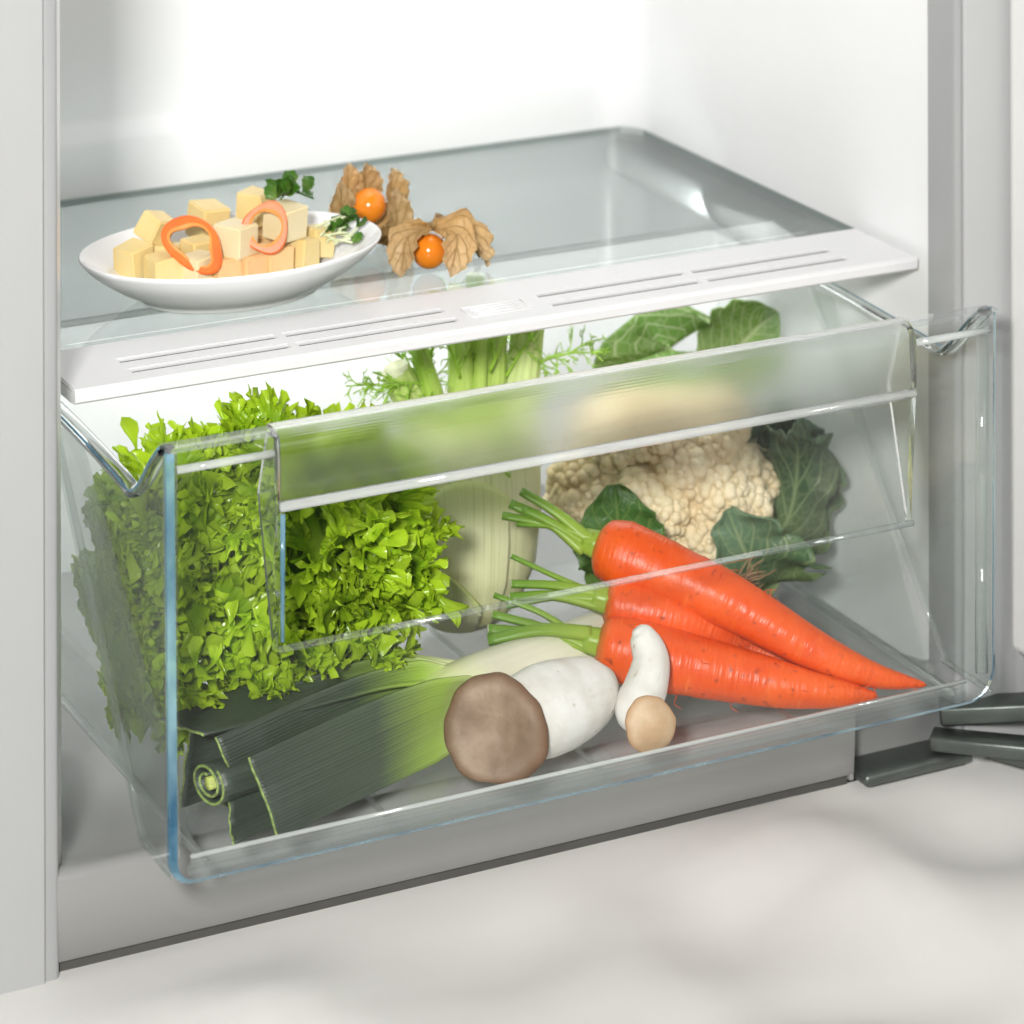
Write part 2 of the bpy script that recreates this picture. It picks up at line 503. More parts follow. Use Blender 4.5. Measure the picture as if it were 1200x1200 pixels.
def grid_faces(nu, nv, wrap=False):
    F = []
    for i in range(nu - 1):
        for j in range(nv if wrap else nv - 1):
            k = (j + 1) % nv
            F.append([i * nv + j, i * nv + k, (i + 1) * nv + k, (i + 1) * nv + j])
    return F
def unit(v):
    v = np.asarray(v, float); return v / np.linalg.norm(v)

# ================================================================== SETTING
# white cloth below the fridge, creases shaped to stand in for dappled light
def cloth():
    nx, ny = 150, 110
    xs = np.linspace(-1.2, 1.6, nx); ys = np.linspace(-1.4, 0.068, ny) 
    V = []
    for i in range(nx):
        for j in range(ny):
            x, y = xs[i], ys[j]
            w = min(1.0, (0.068 - y) / 0.05)
            a = mnoise.noise(Vector((x * 6.0 + y * 3.0, y * 9.0, 0.3)))
            b = mnoise.noise(Vector((x * 14 - y * 6, y * 17, 2.3)))
            c = abs(mnoise.noise(Vector((x * 5.0 + y * 5.0, y * 4.0 - x * 3, 5.1))))
            V.append((x, y, -0.060 + w * (0.014 * a + 0.006 * b - 0.024 * c)))
    o = obj('ground_cloth', V, grid_faces(nx, ny), 'cloth_white')
    tag(o, None, None, kind='structure')
cloth()

# ================================================================== REFRIGERATOR
fr = thing('refrigerator', 'open white refrigerator compartment around the clear crisper drawer', 'refrigerator', (0.23, 0.25, -0.06))
# inner liner: a U-shaped moulding with rounded back corners
prof = [(-0.033, 0.066), (-0.026, 0.078), (-0.020, 0.105), (-0.018, 0.16)]
for k in range(9):
    a = math.pi - k / 8 * math.pi / 2
    prof.append((-0.018 + 0.03 + 0.03 * math.cos(a), 0.402 + 0.03 * math.sin(a)))
for k in range(9):
    a = math.pi / 2 - k / 8 * math.pi / 2
    prof.append((0.478 - 0.03 + 0.03 * math.cos(a), 0.402 + 0.03 * math.sin(a)))
prof += [(0.478, 0.16), (0.478, 0.105), (0.4775, 0.080), (0.4765, 0.066)]
zs = [-0.06, -0.02, 0.1, 0.2, 0.228, 0.234, 0.24, 0.246, 0.3, 0.5, 0.9]
V = []
for z in zs:
    for i, (x, y) in enumerate(prof):
        dy = 0.0
        if 8 <= i <= 17 and z >= 0.236: dy = 0.006     # shallow step of the back wall
        V.append((x, y + dy, z))
obj('inner_liner', V, grid_faces(len(zs), len(prof)), 'white_liner', fr)
box('ceiling_panel', (-0.03, 0.08, 0.9), (0.49, 0.45, 0.91), 'white_liner', fr)
# compartment floor with a raised front lip
pr = [(0.432, -0.018), (0.12, -0.022), (0.085, -0.016), (0.072, -0.0115), (0.066, -0.0105), (0.0625, -0.0125), (0.0615, -0.016), (0.0635, -0.0535), (0.066, -0.0550), (0.070, -0.0550)]
V = [(x, y, z) for x in (-0.034, 0.4114) for y, z in pr]
obj('floor_lip', V, grid_faces(2, len(pr)), 'lip_grey', fr)
pr2 = [(0.432, -0.0182), (0.12, -0.0222), (0.098, -0.018), (0.088, -0.014), (0.083, -0.016), (0.081, -0.075)]
V = [(x, y, z) for x in (0.4113, 0.492) for y, z in pr2]
obj('floor_corner', V, grid_faces(2, len(pr2)), 'lip_grey', fr)
prism('lip_end_cap', [(0.0645, -0.013), (0.0825, -0.016), (0.0825, -0.0572), (0.0645, -0.0572)], 0.4095, 0.4118, 'x', ['lip_grey'], fr)
box('lip_shade_strip', (-0.034, 0.0672, -0.075), (0.4095, 0.0695, -0.0540), 'lip_shade_dark', fr)  # dark strip in place of the contact shadow under the lip
# front flanges and the rounded grey edge beside each
def flange(x_in, x_out, edge_w, sgn):
    box('front_flange', (min(x_in + sgn * edge_w, x_out), 0.060, -0.4), (max(x_in + sgn * edge_w, x_out), 0.100, 0.92), 'flange_paint', fr, 0.0015)
    e0 = x_in; e1 = x_in + sgn * (edge_w + 0.0012)
    box('edge_strip', (min(e0, e1), 0.0615, -0.4), (max(e0, e1), 0.09, 0.92), 'gasket_grey', fr, 0.0028, 4)
flange(-0.0325, -0.30, 0.0075, -1)
flange(0.4755, 0.5600, 0.005, 1)
# shelf rails moulded on the side walls
for xs_ in ((0.452, 0.482), (-0.022, 0.008)):
    box('shelf_rail', (xs_[0], 0.215, 0.176), (xs_[1], 0.425, 0.1975), 'white_liner', fr, 0.009, 5)
# open door at the right
dm = []
bm = box_bm((0.0, -0.62, -0.004), (0.06, 0.0, 0.95), 0.006, 3)
bmesh.ops.rotate(bm, verts=bm.verts[:], cent=(0, 0, 0), matrix=Matrix.Rotation(R(6), 3, 'Z'))
bmesh.ops.translate(bm, verts=bm.verts[:], vec=(0.5060, 0.0580, 0))
door = bm_obj('door', bm, 'door_white', fr, True)
# hinge
hg = bm_obj('hinge', box_bm((0.413, 0.054, -0.0585), (0.482, 0.079, -0.0515), 0.003, 3), 'hinge_metal', fr, True)
def bar(name, a, b, w, h, mat, parent, bev=0.0015):
    a = Vector(a); b = Vector(b); L = (b - a).length
    bm = box_bm((-w / 2, -h / 2, 0), (w / 2, h / 2, L), bev, 2)
    q = (b - a).to_track_quat('Z', 'Y')
    bm.transform(Matrix.Translation(a) @ q.to_matrix().to_4x4())
    return bm_obj(name, bm, mat, parent, True)
bar('hinge_arm', (0.462, 0.066, -0.046), (0.522, 0.010, -0.044), 0.016, 0.008, 'hinge_metal', hg)
bar('hinge_arm', (0.470, 0.070, -0.034), (0.535, 0.030, -0.028), 0.018, 0.010, 'hinge_metal', hg)
bar('hinge_link', (0.492, 0.052, -0.052), (0.545, -0.030, -0.055), 0.012, 0.007, 'hinge_metal', hg)
# ================================================================== SHELF
sh = thing('glass_shelf', 'flat glass shelf with slotted white plastic front trim above the drawer', 'shelf', (0.23, 0.25, 0.198))
ZT = 0.2050
gp = prism('glass_plate', [(-0.0165, 0.150), (0.4765, 0.150), (0.4765, 0.425), (-0.0165, 0.425)], 0.1985, 0.2025, 'z', ['shelf_glass', 'glass_edge'], sh, edge=1, face=0)
# trim: top skin with real slots, thickness below
slots_x = [(0.022, 0.1065), (0.1115, 0.2005), (0.2555, 0.3445), (0.3495, 0.4375)]
X = [-0.0126] + [v for s in slots_x for v in s] + [0.4727]
Y = [0.0955, 0.1080, 0.1142, 0.1250, 0.1312, 0.157]
bm = bmesh.new()
vt = {}
def gv(i, j):
    if (i, j) not in vt: vt[i, j] = bm.verts.new((X[i], Y[j], ZT))
    return vt[i, j]
for i in range(len(X) - 1):
    for j in range(len(Y) - 1):
        if i % 2 == 1 and j in (1, 3): continue
        bm.faces.new([gv(i, j), gv(i + 1, j), gv(i + 1, j + 1), gv(i, j + 1)])
ex = bmesh.ops.extrude_face_region(bm, geom=bm.faces[:])
for v in [e for e in ex['geom'] if isinstance(e, bmesh.types.BMVert)]: v.co.z -= 0.0022
bmesh.ops.recalc_face_normals(bm, faces=bm.faces[:])
es = [e for e in bm.edges if e.is_manifold and e.calc_face_angle(0) > 1]
bmesh.ops.bevel(bm, geom=es, offset=0.0006, segments=2, affect='EDGES')
trim = bm_obj('front_trim', bm, 'white_trim', sh)
# front fascia and end caps of the trim; dark pan stands in for slot shade
prism('trim_fascia', [(0.0958, 0.1978), (0.0945, 0.1990), (0.0942, 0.2030), (0.0952, 0.2046), (0.0975, 0.2049), (0.0992, 0.2027), (0.0992, 0.1978)], -0.0128, 0.4729, 'x', ['white_trim'], trim)
box('slot_shade_pan', (-0.0115, 0.0994, 0.1975), (0.4715, 0.1565, 0.1992), 'slot_shade', trim)
for x0, x1 in ((-0.0127, -0.0116), (0.4717, 0.4728)): box('trim_end', (x0, 0.0993, 0.1972), (x1, 0.1568, 0.2030), 'white_trim', trim)
# little sliding vent in the middle
em = [(0.2085, 0.1085, 0.2445, 0.1095), (0.2085, 0.1245, 0.2445, 0.1255), (0.2085, 0.1095, 0.2095, 0.1245), (0.2435, 0.1095, 0.2445, 0.1245)]
for a in em: box('vent_frame', (a[0], a[1], ZT - 0.0004), (a[2], a[3], ZT + 0.0007), 'white_trim', trim, 0.0003, 1)
for yy in (0.1125, 0.1165, 0.1205): box('vent_rib', (0.2135, yy, ZT - 0.0004), (0.2385, yy + 0.0012, ZT + 0.0008), 'white_trim', trim, 0.0003, 1)

# ================================================================== CRISPER DRAWER
WD, HD = 0.46, 0.2014
dr = thing('crisper_drawer', 'clear plastic crisper drawer pulled out and filled with vegetables', 'drawer', (0.23, 0.13, 0.0))
FL = 0.006
# ---- front panel: outer frame with rounded lower corners, pocket cut out at the top middle
HX0, HX1 = 0.0545, 0.4085
def arc(cx, cz, r, a0, a1, n=7):
    return [(cx + r * math.cos(R(a0 + (a1 - a0) * i / n)), cz + r * math.sin(R(a0 + (a1 - a0) * i / n))) for i in range(n + 1)]
PZ = 0.1005
def front_outline():
    o = [(-0.0012, HD), (0.0, 0.02)]
    o += arc(0.012, 0.012, 0.012, 180, 270)
    o += arc(WD - 0.016, 0.016, 0.016, 270, 360)
    o += [(WD + 0.0012, HD)]
    o += [(HX1, HD), (HX1, PZ), (HX0, PZ), (HX0, HD)]
    return o
def front_panel():
    o = front_outline(); n = len(o)
    cx, cz = WD / 2, HD / 2
    inner = []
    for i, (x, z) in enumerate(o):
        if HX0 - 1e-6 <= x <= HX1 + 1e-6 and z > 0.05: inner.append((x, z)); continue
        a = np.array(o[i - 1]); b = np.array(o[(i + 1) % n]); t = unit(b - a)
        nrm_ = np.array([-t[1], t[0]])
        if nrm_ @ (np.array([cx, cz]) - (x, z)) < 0: nrm_ = -nrm_
        q = np.array([x, z]) + nrm_ * 0.0030
        if z > HD - 1e-6: q = np.array([x + (0.003 if x < cx else -0.003), z])
        inner.append(tuple(q))
    V = [(x, 0.0, z) for x, z in inner] + [(x, 0.0030, z) for x, z in o] + [(x, 0.0055, z) for x, z in o]
    bm = bmesh.new(); vs = [bm.verts.new(v) for v in V]
    bm.faces.new([vs[i] for i in range(n)]).material_index = 0
    bm.faces.new([vs[2 * n + i] for i in range(n)][::-1]).material_index = 0
    for i in range(n):
        k = (i + 1) % n
        top = o[i][1] > HD - 1e-6 and o[k][1] > HD - 1e-6
        notch = all(HX0 - 1e-6 <= p[0] <= HX1 + 1e-6 and p[1] > 0.05 for p in (o[i], o[k]))
        for r0 in (0, 1):
            f = bm.faces.new([vs[r0 * n + i], vs[r0 * n + k], vs[(r0 + 1) * n + k], vs[(r0 + 1) * n + i]])
            f.material_index = 0 if (notch or top) else 1
    bmesh.ops.dissolve_degenerate(bm, dist=1e-6, edges=bm.edges[:])
    bmesh.ops.recalc_face_normals(bm, faces=bm.faces[:])
    return bm_obj('front_panel', bm, ['clear_plastic', 'blue_edge'], dr)
fp = front_panel()
# leaning pocket plate and its side gussets
def slab(name, quad, thick, mat, parent):
    q = [Vector(p) for p in quad]
    n = (q[1] - q[0]).cross(q[3] - q[0]).normalized() * thick
    V = [tuple(p) for p in q] + [tuple(p + n) for p in q]
    F = [[3, 2, 1, 0], [4, 5, 6, 7], [0, 1, 5, 4], [1, 2, 6, 5], [2, 3, 7, 6], [3, 0, 4, 7]]
    return obj(name, V, F, mat, parent, False)
PB = 0.024
slab('pocket_plate', [(HX0, 0.0060, PZ), (HX1, 0.0060, PZ), (HX1, PB, HD - 0.034), (HX0, PB, HD - 0.034)], 0.002, 'clear_plastic', dr)
slab('pocket_plate', [(HX0, PB + 0.0003, HD - 0.0335), (HX1, PB + 0.0003, HD - 0.0335), (HX1, 0.0130, HD - 0.002), (HX0, 0.0130, HD - 0.002)], 0.002, 'clear_plastic', dr)
for xx in (HX0, HX1):
    d = 0.0030 if xx == HX0 else -0.0030
    prism('pocket_gusset', [(0.0058, PZ - 0.001), (0.0010, HD - 0.036), (0.004, HD - 0.002), (0.0130, HD - 0.002), (PB, HD - 0.034)], xx - d / 2, xx + d / 2, 'x', ['moulded_plastic'], dr)
# lower bead where the pocket meets the panel
V, F, U, c = tube([(HX0, 0.0020, PZ), (HX1, 0.0020, PZ)], [0.0016, 0.0016], 12)
obj('pocket_bead', V, F, 'rim_plastic', dr)
# handle: frosted curved lip
hp = []
out = [(0.0145, HD + 0.0016), (0.010, HD + 0.0024), (0.006, HD + 0.0018), (0.0012, HD - 0.0015), (-0.0012, HD - 0.008), (-0.0014, HD - 0.020), (-0.0008, HD - 0.0315)]
inn = [(0.0020, HD - 0.0315), (0.0014, HD - 0.020), (0.0018, HD - 0.009), (0.0040, HD - 0.0036), (0.008, HD - 0.0010), (0.011, HD - 0.0004), (0.0145, HD - 0.0006)]
op = smooth_path([(a, b, 0) for a, b in out], 26)[:, :2]; ip = smooth_path([(a, b, 0) for a, b in inn], 26)[:, :2]
handle = prism('handle', [tuple(p) for p in np.vstack([op, ip])], HX0 - 0.0005, HX1 + 0.0005, 'x', ['frosted_plastic'], dr, smooth=False)
V, F, U, c = tube([(HX0, 0.0004, HD - 0.0332), (HX1, 0.0004, HD - 0.0332)], [0.0026, 0.0026], 16)
obj('handle_bead', V, F, 'bead_plastic', handle)
for x0, x1 in ((0.004, HX0 - 0.002), (HX1 + 0.002, WD - 0.004)):
    V, F, U, c = tube([(x0, 0.0024, HD - 0.0085), (x1, 0.0024, HD - 0.0085)], [0.0019] * 2, 12)
    obj('rim_bead', V, F, 'bead_plastic', dr)
V, F, U, c = tube([(HX0 + 0.0016, 0.0010, PZ + 0.004), (HX0 + 0.0016, 0.0004, HD - 0.037)], [0.0010, 0.0013], 10)
obj('gusset_edge', V, F, 'blue_edge', dr)
# top rim of the front panel left and right of the handle
for x0, x1 in ((-0.001, HX0 - 0.0006), (HX1 + 0.0006, WD + 0.001)):
    prism('front_rim', [(0.0001, HD + 0.0003), (0.0004, HD + 0.0022), (0.004, HD + 0.0026), (0.0125, HD + 0.0014), (0.0125, HD - 0.0008), (0.006, HD + 0.0003)], x0, x1, 'x', ['rim_plastic'], dr)
# bottom front bead (thick fillet)
prism('bottom_bead', [(0.0058, 0.0004), (0.0105, 0.0004), (0.0105, 0.0056), (0.0085, 0.0068), (0.0068, 0.0085), (0.0058, 0.0108)], 0.012, WD - 0.016, 'x', ['rim_plastic'], dr)
V, F, U, c = tube([(0.012, 0.0066, 0.0106), (WD - 0.016, 0.0066, 0.0106)], [0.0011] * 2, 10)
obj('bottom_ridge', V, F, 'bead_plastic', dr)
# floor with moulded ribs
box('floor_panel', (0.0215, 0.0107, 0.0030), (WD - 0.0215, 0.258, FL - 0.0004), 'clear_plastic', dr)
for xx in (0.115, 0.23, 0.345):
    box('floor_rib', (xx - 0.0016, 0.012, FL - 0.0006), (xx + 0.0016, 0.25, FL + 0.0003), 'rim_plastic', dr)
# side walls: flush skin in front of a slanted crease, recessed wall behind it
ZR = 0.170
for sd in (0, 1):
    def mx(x): return x if sd == 0 else WD - x
    def P(x, y, z): return (mx(x), y, z)
    # flush skin
    poly = [(0.0058, 0.004), (0.044, 0.004), (0.178, ZR), (0.055, ZR - 0.003), (0.034, 0.180), (0.012, HD - 0.004), (0.0058, HD - 0.002)]
    prism('side_skin', poly, mx(0.0004), mx(0.0026), 'x', ['side_plastic', 'blue_edge'], dr, edge=0, face=0)
    # recessed tapered wall
    nz = 2
    Vq = [P(0.0210, 0.030, 0.004), P(0.0210, 0.258, 0.004), P(0.0060, 0.275, ZR), P(0.0060, 0.150, ZR)]
    slab('side_wall', Vq, 0.0022 if sd == 0 else -0.0022, 'side_plastic', dr)
    # crease bar joining them
    V, F, U, c = tube(smooth_path([P(0.0032, 0.045, 0.005), P(0.0042, 0.178, ZR - 0.001)], 8), [0.0018] * 8, 10)
    obj('side_crease', V, F, 'rim_plastic', dr)
    # floor edge bead
    V, F, U, c = tube([P(0.0215, 0.011, 0.0045), P(0.0215, 0.258, 0.0045)], [0.0024] * 2, 10)
    obj('floor_bead', V, F, 'rim_plastic', dr)
    # bottom return of the front frame
    V, F, U, c = tube([P(0.0025, 0.0036, 0.004), P(0.0035, 0.046, 0.005)], [0.0016] * 2, 10)
    obj('corner_bead', V, F, 'rim_plastic', dr)
    V, F, U, c = tube([P(0.0042, 0.0092, 0.012), P(0.0030, 0.0092, HD - 0.003)], [0.0034] * 2, 16)
    obj('corner_post', V, F, 'rim_plastic', dr)
    # rim: runs along the wall, dips, then climbs to the front panel
    pth = smooth_path([P(0.0035, 0.278, 0.1745), P(0.0030, 0.15, 0.1722), P(0.0022, 0.075, 0.169), P(0.0018, 0.052, 0.1675), P(0.0015, 0.038, 0.1745), P(0.0012, 0.022, 0.190), P(0.0010, 0.009, HD - 0.0005)], 46)
    T, N, B = frames(pth)
    pf = np.array([(-0.0035, -0.002), (-0.0035, 0.0016), (-0.001, 0.0024), (0.003, 0.0024), (0.0046, 0.0006), (0.0030, -0.0005), (0.0012, -0.002)])
    V = np.concatenate([pth[i] + pf[:, :1] * np.array([1 if sd == 0 else -1, 0, 0]) * 1.0 + pf[:, 1:] * N[i] for i in range(len(pth))])
    F = grid_faces(len(pth), len(pf), True) + [list(range(len(pf)))[::-1], [(len(pth) - 1) * len(pf) + j for j in range(len(pf))]]
    bm = bmesh.new(); vs = [bm.verts.new(v) for v in V]
    for f in F: bm.faces.new([vs[i] for i in f])
    bmesh.ops.recalc_face_normals(bm, faces=bm.faces[:])
    bm_obj('side_rim', bm, 'moulded_plastic', dr, True)
    V, F, U, c = tube(pth + np.array([(-0.0034 if sd == 0 else 0.0034), 0, 0.0014]), [0.0007] * len(pth), 8)
    obj('rim_edge', V, F, 'blue_edge', dr)
# back wall and its rim
slab('back_wall', [(0.0215, 0.258, 0.004), (WD - 0.0215, 0.258, 0.004), (WD - 0.012, 0.274, 0.176), (0.012, 0.274, 0.176)], -0.002, 'clear_plastic', dr)
V, F, U, c = tube(smooth_path([(0.003, 0.255, 0.1765), (0.004, 0.268, 0.1775), (0.018, 0.2765, 0.178), (0.23, 0.277, 0.178), (WD - 0.018, 0.2765, 0.178), (WD - 0.004, 0.268, 0.1775), (WD - 0.003, 0.255, 0.1765)], 60), [0.0022] * 60, 8)
obj('back_rim', V, F, 'moulded_plastic', dr)

# ================================================================== LETTUCE
def wall_x(z): return 0.0245 - 0.0150 * np.clip((z - 0.004) / 0.166, 0, 1)
LC = np.array([0.095, 0.138, 0.084]); LR = np.array([0.092, 0.068, 0.078])
lt = thing('lettuce', 'large head of frilly bright green lettuce at the left of the drawer', 'lettuce', (LC[0], LC[1], FL))
def lettuce_leaf(d, seed, depth, size, tilt):
    """a frilled blade lying on the head like a shingle, its free rim lifted outwards"""
    r = np.random.default_rng(seed)
    d = unit(d)
    c0 = LC + d * LR * depth
    nrm = unit(d / LR)
    e1 = r.normal(0, 0.55, 3) + np.array([0, -0.25, 0.55]); e1 = unit(e1 - nrm * (e1 @ nrm))
    e2 = np.cross(nrm, e1)
    ct, st = math.cos(R(tilt)), math.sin(R(tilt))
    e1, nrm = e1 * ct + nrm * st, nrm * ct - e1 * st
    ns, nt = 22, 310
    q = np.linspace(0, 1, ns)[:, None]
    rho = 0.04 + 0.96 * (1 - (1 - q) ** 1.5); t = np.linspace(-1, 1, nt)[None, :]
    th = R(r.uniform(118, 140)) * t
    nl = r.uniform(13, 17)
    p1, p2, p3, p4 = r.uniform(0, 6.28, 4)
    ph = np.pi * nl * t + p1 + 0.9 * np.sin(4.3 * t + p2)        # main frill of the rim
    ph2 = ph * 2.37 + p3                                           # small frill on it
    am = 1 + 0.5 * np.sin(3.1 * t + p3)
    uu = ph * 0.95 + 0.7 * np.sin(ph * 0.37)
    tooth = (np.abs((uu % 1.0) - 0.5) * 2) ** 1.4
    tsz = r.uniform(0.4, 1.3, 64)[np.floor(uu).astype(int) % 64]
    wl = np.clip((rho - 0.30) / 0.70, 0, 1)
    outline = 1 + 0.13 * np.sin(2 * th + p4) + 0.08 * np.sin(3 * th + p2)
    rad = size * rho * outline + wl ** 5 * 0.0052 * tsz * (tooth - 0.35)
    A1 = 0.0062 * rho ** 1.4; A2 = 0.0066 * wl ** 3.2 * am; A3 = 0.0030 * wl ** 4.5
    lift = size * (0.10 * rho ** 2 + 0.22 * wl ** 2 * np.sin(2 * th + p2))
    off = lift + A1 * np.sin(3.3 * th + p4 + 2.0 * rho) + 0.45 * A1 * np.sin(7.1 * th + p1 - 3 * rho) - size * 0.05 * wl ** 4 + A2 * np.sin(ph) + A3 * np.sin(ph2)
    tang = A2 * 0.50 * np.sin(2 * ph) + A3 * 0.5 * np.sin(2 * ph2)
    rad = rad - 0.35 * A2 * (1 + np.cos(2 * ph)) + 0.7 * A3 * np.cos(ph2)
    crk = 0.0009 * wl * np.sin(rad * 900 + 5 * np.sin(4 * th + p1)) * np.sin(th * 9 + p3)   # crinkles of the blade
    x = rad * np.cos(th) - tang * np.sin(th); y = rad * np.sin(th) + tang * np.cos(th)
    Pm = c0[None, None] + x[..., None] * e1 + y[..., None] * e2 + (off + crk)[..., None] * nrm
    Pm = Pm.reshape(-1, 3)
    Pm[:, 0] = np.maximum(Pm[:, 0], wall_x(Pm[:, 2]) + 0.001 + 0.002 * r.random(len(Pm)))
    Pm[:, 1] = np.clip(Pm[:, 1], 0.050, 0.245)
    rest = np.interp(Pm[:, 1], [0.050, 0.088, 0.106], [0.050, 0.050, FL + 0.001])      # rests on the leek in front
    Pm[:, 2] = np.maximum(Pm[:, 2], rest + 0.003 * r.random(len(Pm)))
    uv = np.stack([np.broadcast_to((t + 1) / 2, (ns, nt)).ravel(), np.broadcast_to(rho, (ns, nt)).ravel()], 1)
    return Pm, grid_faces(ns, nt), uv
N = 138; cnt = 0
for i in range(N):
    z = 1 - 2 * (i + 0.5) / N
    ph = i * 2.39996
    d = np.array([math.cos(ph) * math.sqrt(1 - z * z), math.sin(ph) * math.sqrt(1 - z * z), z])
    if d[1] > 0.50 or d[2] < -0.85 or (d[1] > 0.2 and d[2] < -0.1): continue
    dj = d + rng.normal(0, 0.13, 3)
    V, F, U = lettuce_leaf(dj, 100 + i, rng.uniform(0.64, 0.92), rng.uniform(0.022, 0.034), rng.uniform(12, 62))
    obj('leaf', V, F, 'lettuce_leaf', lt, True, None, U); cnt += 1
hv, hf, hu = [], [], []
for i in range(15):
    for j in range(24):
        a = math.pi * i / 14; b = 2 * math.pi * j / 24
        hv.append(LC + LR * 0.56 * np.array([math.sin(a) * math.cos(b), math.sin(a) * math.sin(b), math.cos(a)]) * (1 + 0.06 * math.sin(5 * b + 3 * a))); hu.append((j / 24, 0.4))
obj('heart', hv, grid_faces(15, 24, True), 'lettuce_leaf', lt, True, None, hu)

# ================================================================== FENNEL
fb = np.array([0.2520, 0.205, FL])
fn = thing('fennel', 'pale green fennel bulb with feathery fronds standing behind the leek', 'fennel', fb)
def fennel_shell(ang0, ang1, scale, ztop, zbot=0.0, nz=26, na=28, tilt=0.0, bulge=1.0):
    """a sheath of the bulb between two angles"""
    zz = np.linspace(zbot, ztop, nz); aa = np.radians(np.linspace(ang0, ang1, na))
    V = []; UVs = []
    pz = [0.0, 0.012, 0.03, 0.055, 0.085, 0.11, 0.135]; prx = [0.019, 0.030, 0.0380, 0.0410, 0.0412, 0.040, 0.038]; pry = [0.014, 0.022, 0.028, 0.030, 0.029, 0.025, 0.021]
    for i, z in enumerate(zz):
        rx = np.interp(z, pz, prx) * scale * bulge; ry = np.interp(z, pz, pry) * scale * bulge
        s = i / (nz - 1)
        for j, a in enumerate(aa):
            q = j / (na - 1) * 2 - 1
            zc = z - 0.012 * (q * q) * s ** 2 * (1 if ang1 - ang0 < 330 else 0)
            V.append(fb + (rx * math.cos(a) + tilt * z, ry * math.sin(a), zc))
            UVs.append((j / (na - 1), s))
    return np.array(V), grid_faces(nz, na), np.array(UVs)
V, F, U = fennel_shell(0, 360, 0.955, 0.113)
obj('bulb', V, F, 'fennel_bulb', fn, True, None, U)
def shell_part(*a, **k):
    V, F, U = fennel_shell(*a, **k)
    o = obj('sheath', V, F, 'fennel_bulb', fn, True, None, U)
    m = o.modifiers.new('thickness', 'SOLIDIFY'); m.thickness = 0.0022; m.offset = -1
    return o
shell_part(150, 300, 1.0, 0.116, 0.004)
shell_part(268, 400, 1.035, 0.108, 0.002)
shell_part(215, 285, 1.055, 0.088, 0.001)
# short outer sheath splayed at lower left
V, F, U = fennel_shell(165, 262, 1.03, 0.044, 0.0, bulge=1.02)
V[:, 0] -= (V[:, 2] - FL) * 0.05; V[:, 1] -= (V[:, 2] - FL) * 0.05
qq = np.tile(np.linspace(-1, 1, 28), 26) ** 2 * np.repeat(np.linspace(0, 1, 26), 28)
V[:, 2] -= 0.014 * qq
o = obj('sheath', V, F, 'fennel_bulb', fn, True, None, U)
m = o.modifiers.new('thickness', 'SOLIDIFY'); m.thickness = 0.003; m.offset = -1
rib = lambda th, s: 1 + 0.06 * np.cos(11 * th)
stalks = [  # base offset, top offset, r0, r1, material
    ((-0.024, -0.006, 0.098), (-0.040, -0.012, 0.149), 0.0115, 0.0095, 'pale_stalk'),
    ((-0.017, -0.008, 0.098), (-0.031, -0.018, 0.162), 0.0075, 0.0052, 'fennel_stalk'),
    ((-0.006, -0.006, 0.098), (-0.008, -0.008, 0.186), 0.0085, 0.0068, 'fennel_stalk'),
    ((0.004, 0.004, 0.098), (0.006, 0.004, 0.188), 0.0080, 0.0060, 'fennel_stalk'),
    ((0.010, -0.008, 0.098), (0.012, -0.010, 0.187), 0.0070, 0.0062, 'fennel_stalk'),
    ((0.000, -0.012, 0.098), (0.001, -0.014, 0.184), 0.0045, 0.0036, 'fennel_stalk'),
    ((0.024, -0.006, 0.098), (0.029, -0.010, 0.179), 0.0115, 0.0098, 'pale_stalk'),
]
for a, b, r0, r1, mt in stalks:
    a = fb + a; b = fb + np.array(b) * (1.22, 1.0, 1.0); r0 *= 0.80; r1 *= 0.80
    V, F, U, c = tube(smooth_path([a, (a + b) / 2 + (0.001, 0, 0), b], 12), interp([r0 * 1.3, r0, r1], 12), 40, rib)
    obj('stalk', V, F, [mt, 'cut_pale'], fn, True, c, U)
def frond(start, direction, length, n_side, seed, name='frond'):
    r = np.random.default_rng(seed)
    parts = []
    d = unit(direction)
    P = [np.array(start)]
    for i in range(6):
        d = unit(d + r.normal(0, 0.13, 3) + np.array([0, 0, -0.05])); P.append(P[-1] + d * length / 6)
    main = smooth_path(P, 16)
    parts.append(tube(main, np.linspace(0.0009, 0.0004, 16), 5))
    for k in range(n_side):
        i = r.integers(2, 15); p = main[i]
        dd = unit(unit(main[min(i + 1, 15)] - main[i - 1]) * 0.7 + r.normal(0, 0.62, 3))
        L = length * r.uniform(0.22, 0.5) * (1.1 - i / 22)
        Q = [p]
        for j in range(4):
            dd = unit(dd + r.normal(0, 0.22, 3)); Q.append(Q[-1] + dd * L / 4)
        sp = smooth_path(Q, 9)
        parts.append(tube(sp, np.linspace(0.00046, 0.00026, 9), 4))
        for q in range(4):
            m_ = r.integers(2, 8); d3 = unit(unit(sp[m_] - sp[m_ - 1]) + r.normal(0, 0.5, 3))
            e = sp[m_] + d3 * L * r.uniform(0.2, 0.45)
            parts.append(tube(smooth_path([sp[m_], (sp[m_] + e) / 2 + r.normal(0, 0.0008, 3), e], 5), np.linspace(0.00042, 0.00024, 5), 3))
    V, F, U, c = merge(parts)
    obj(name, V, F, 'frond_green', fn, True)
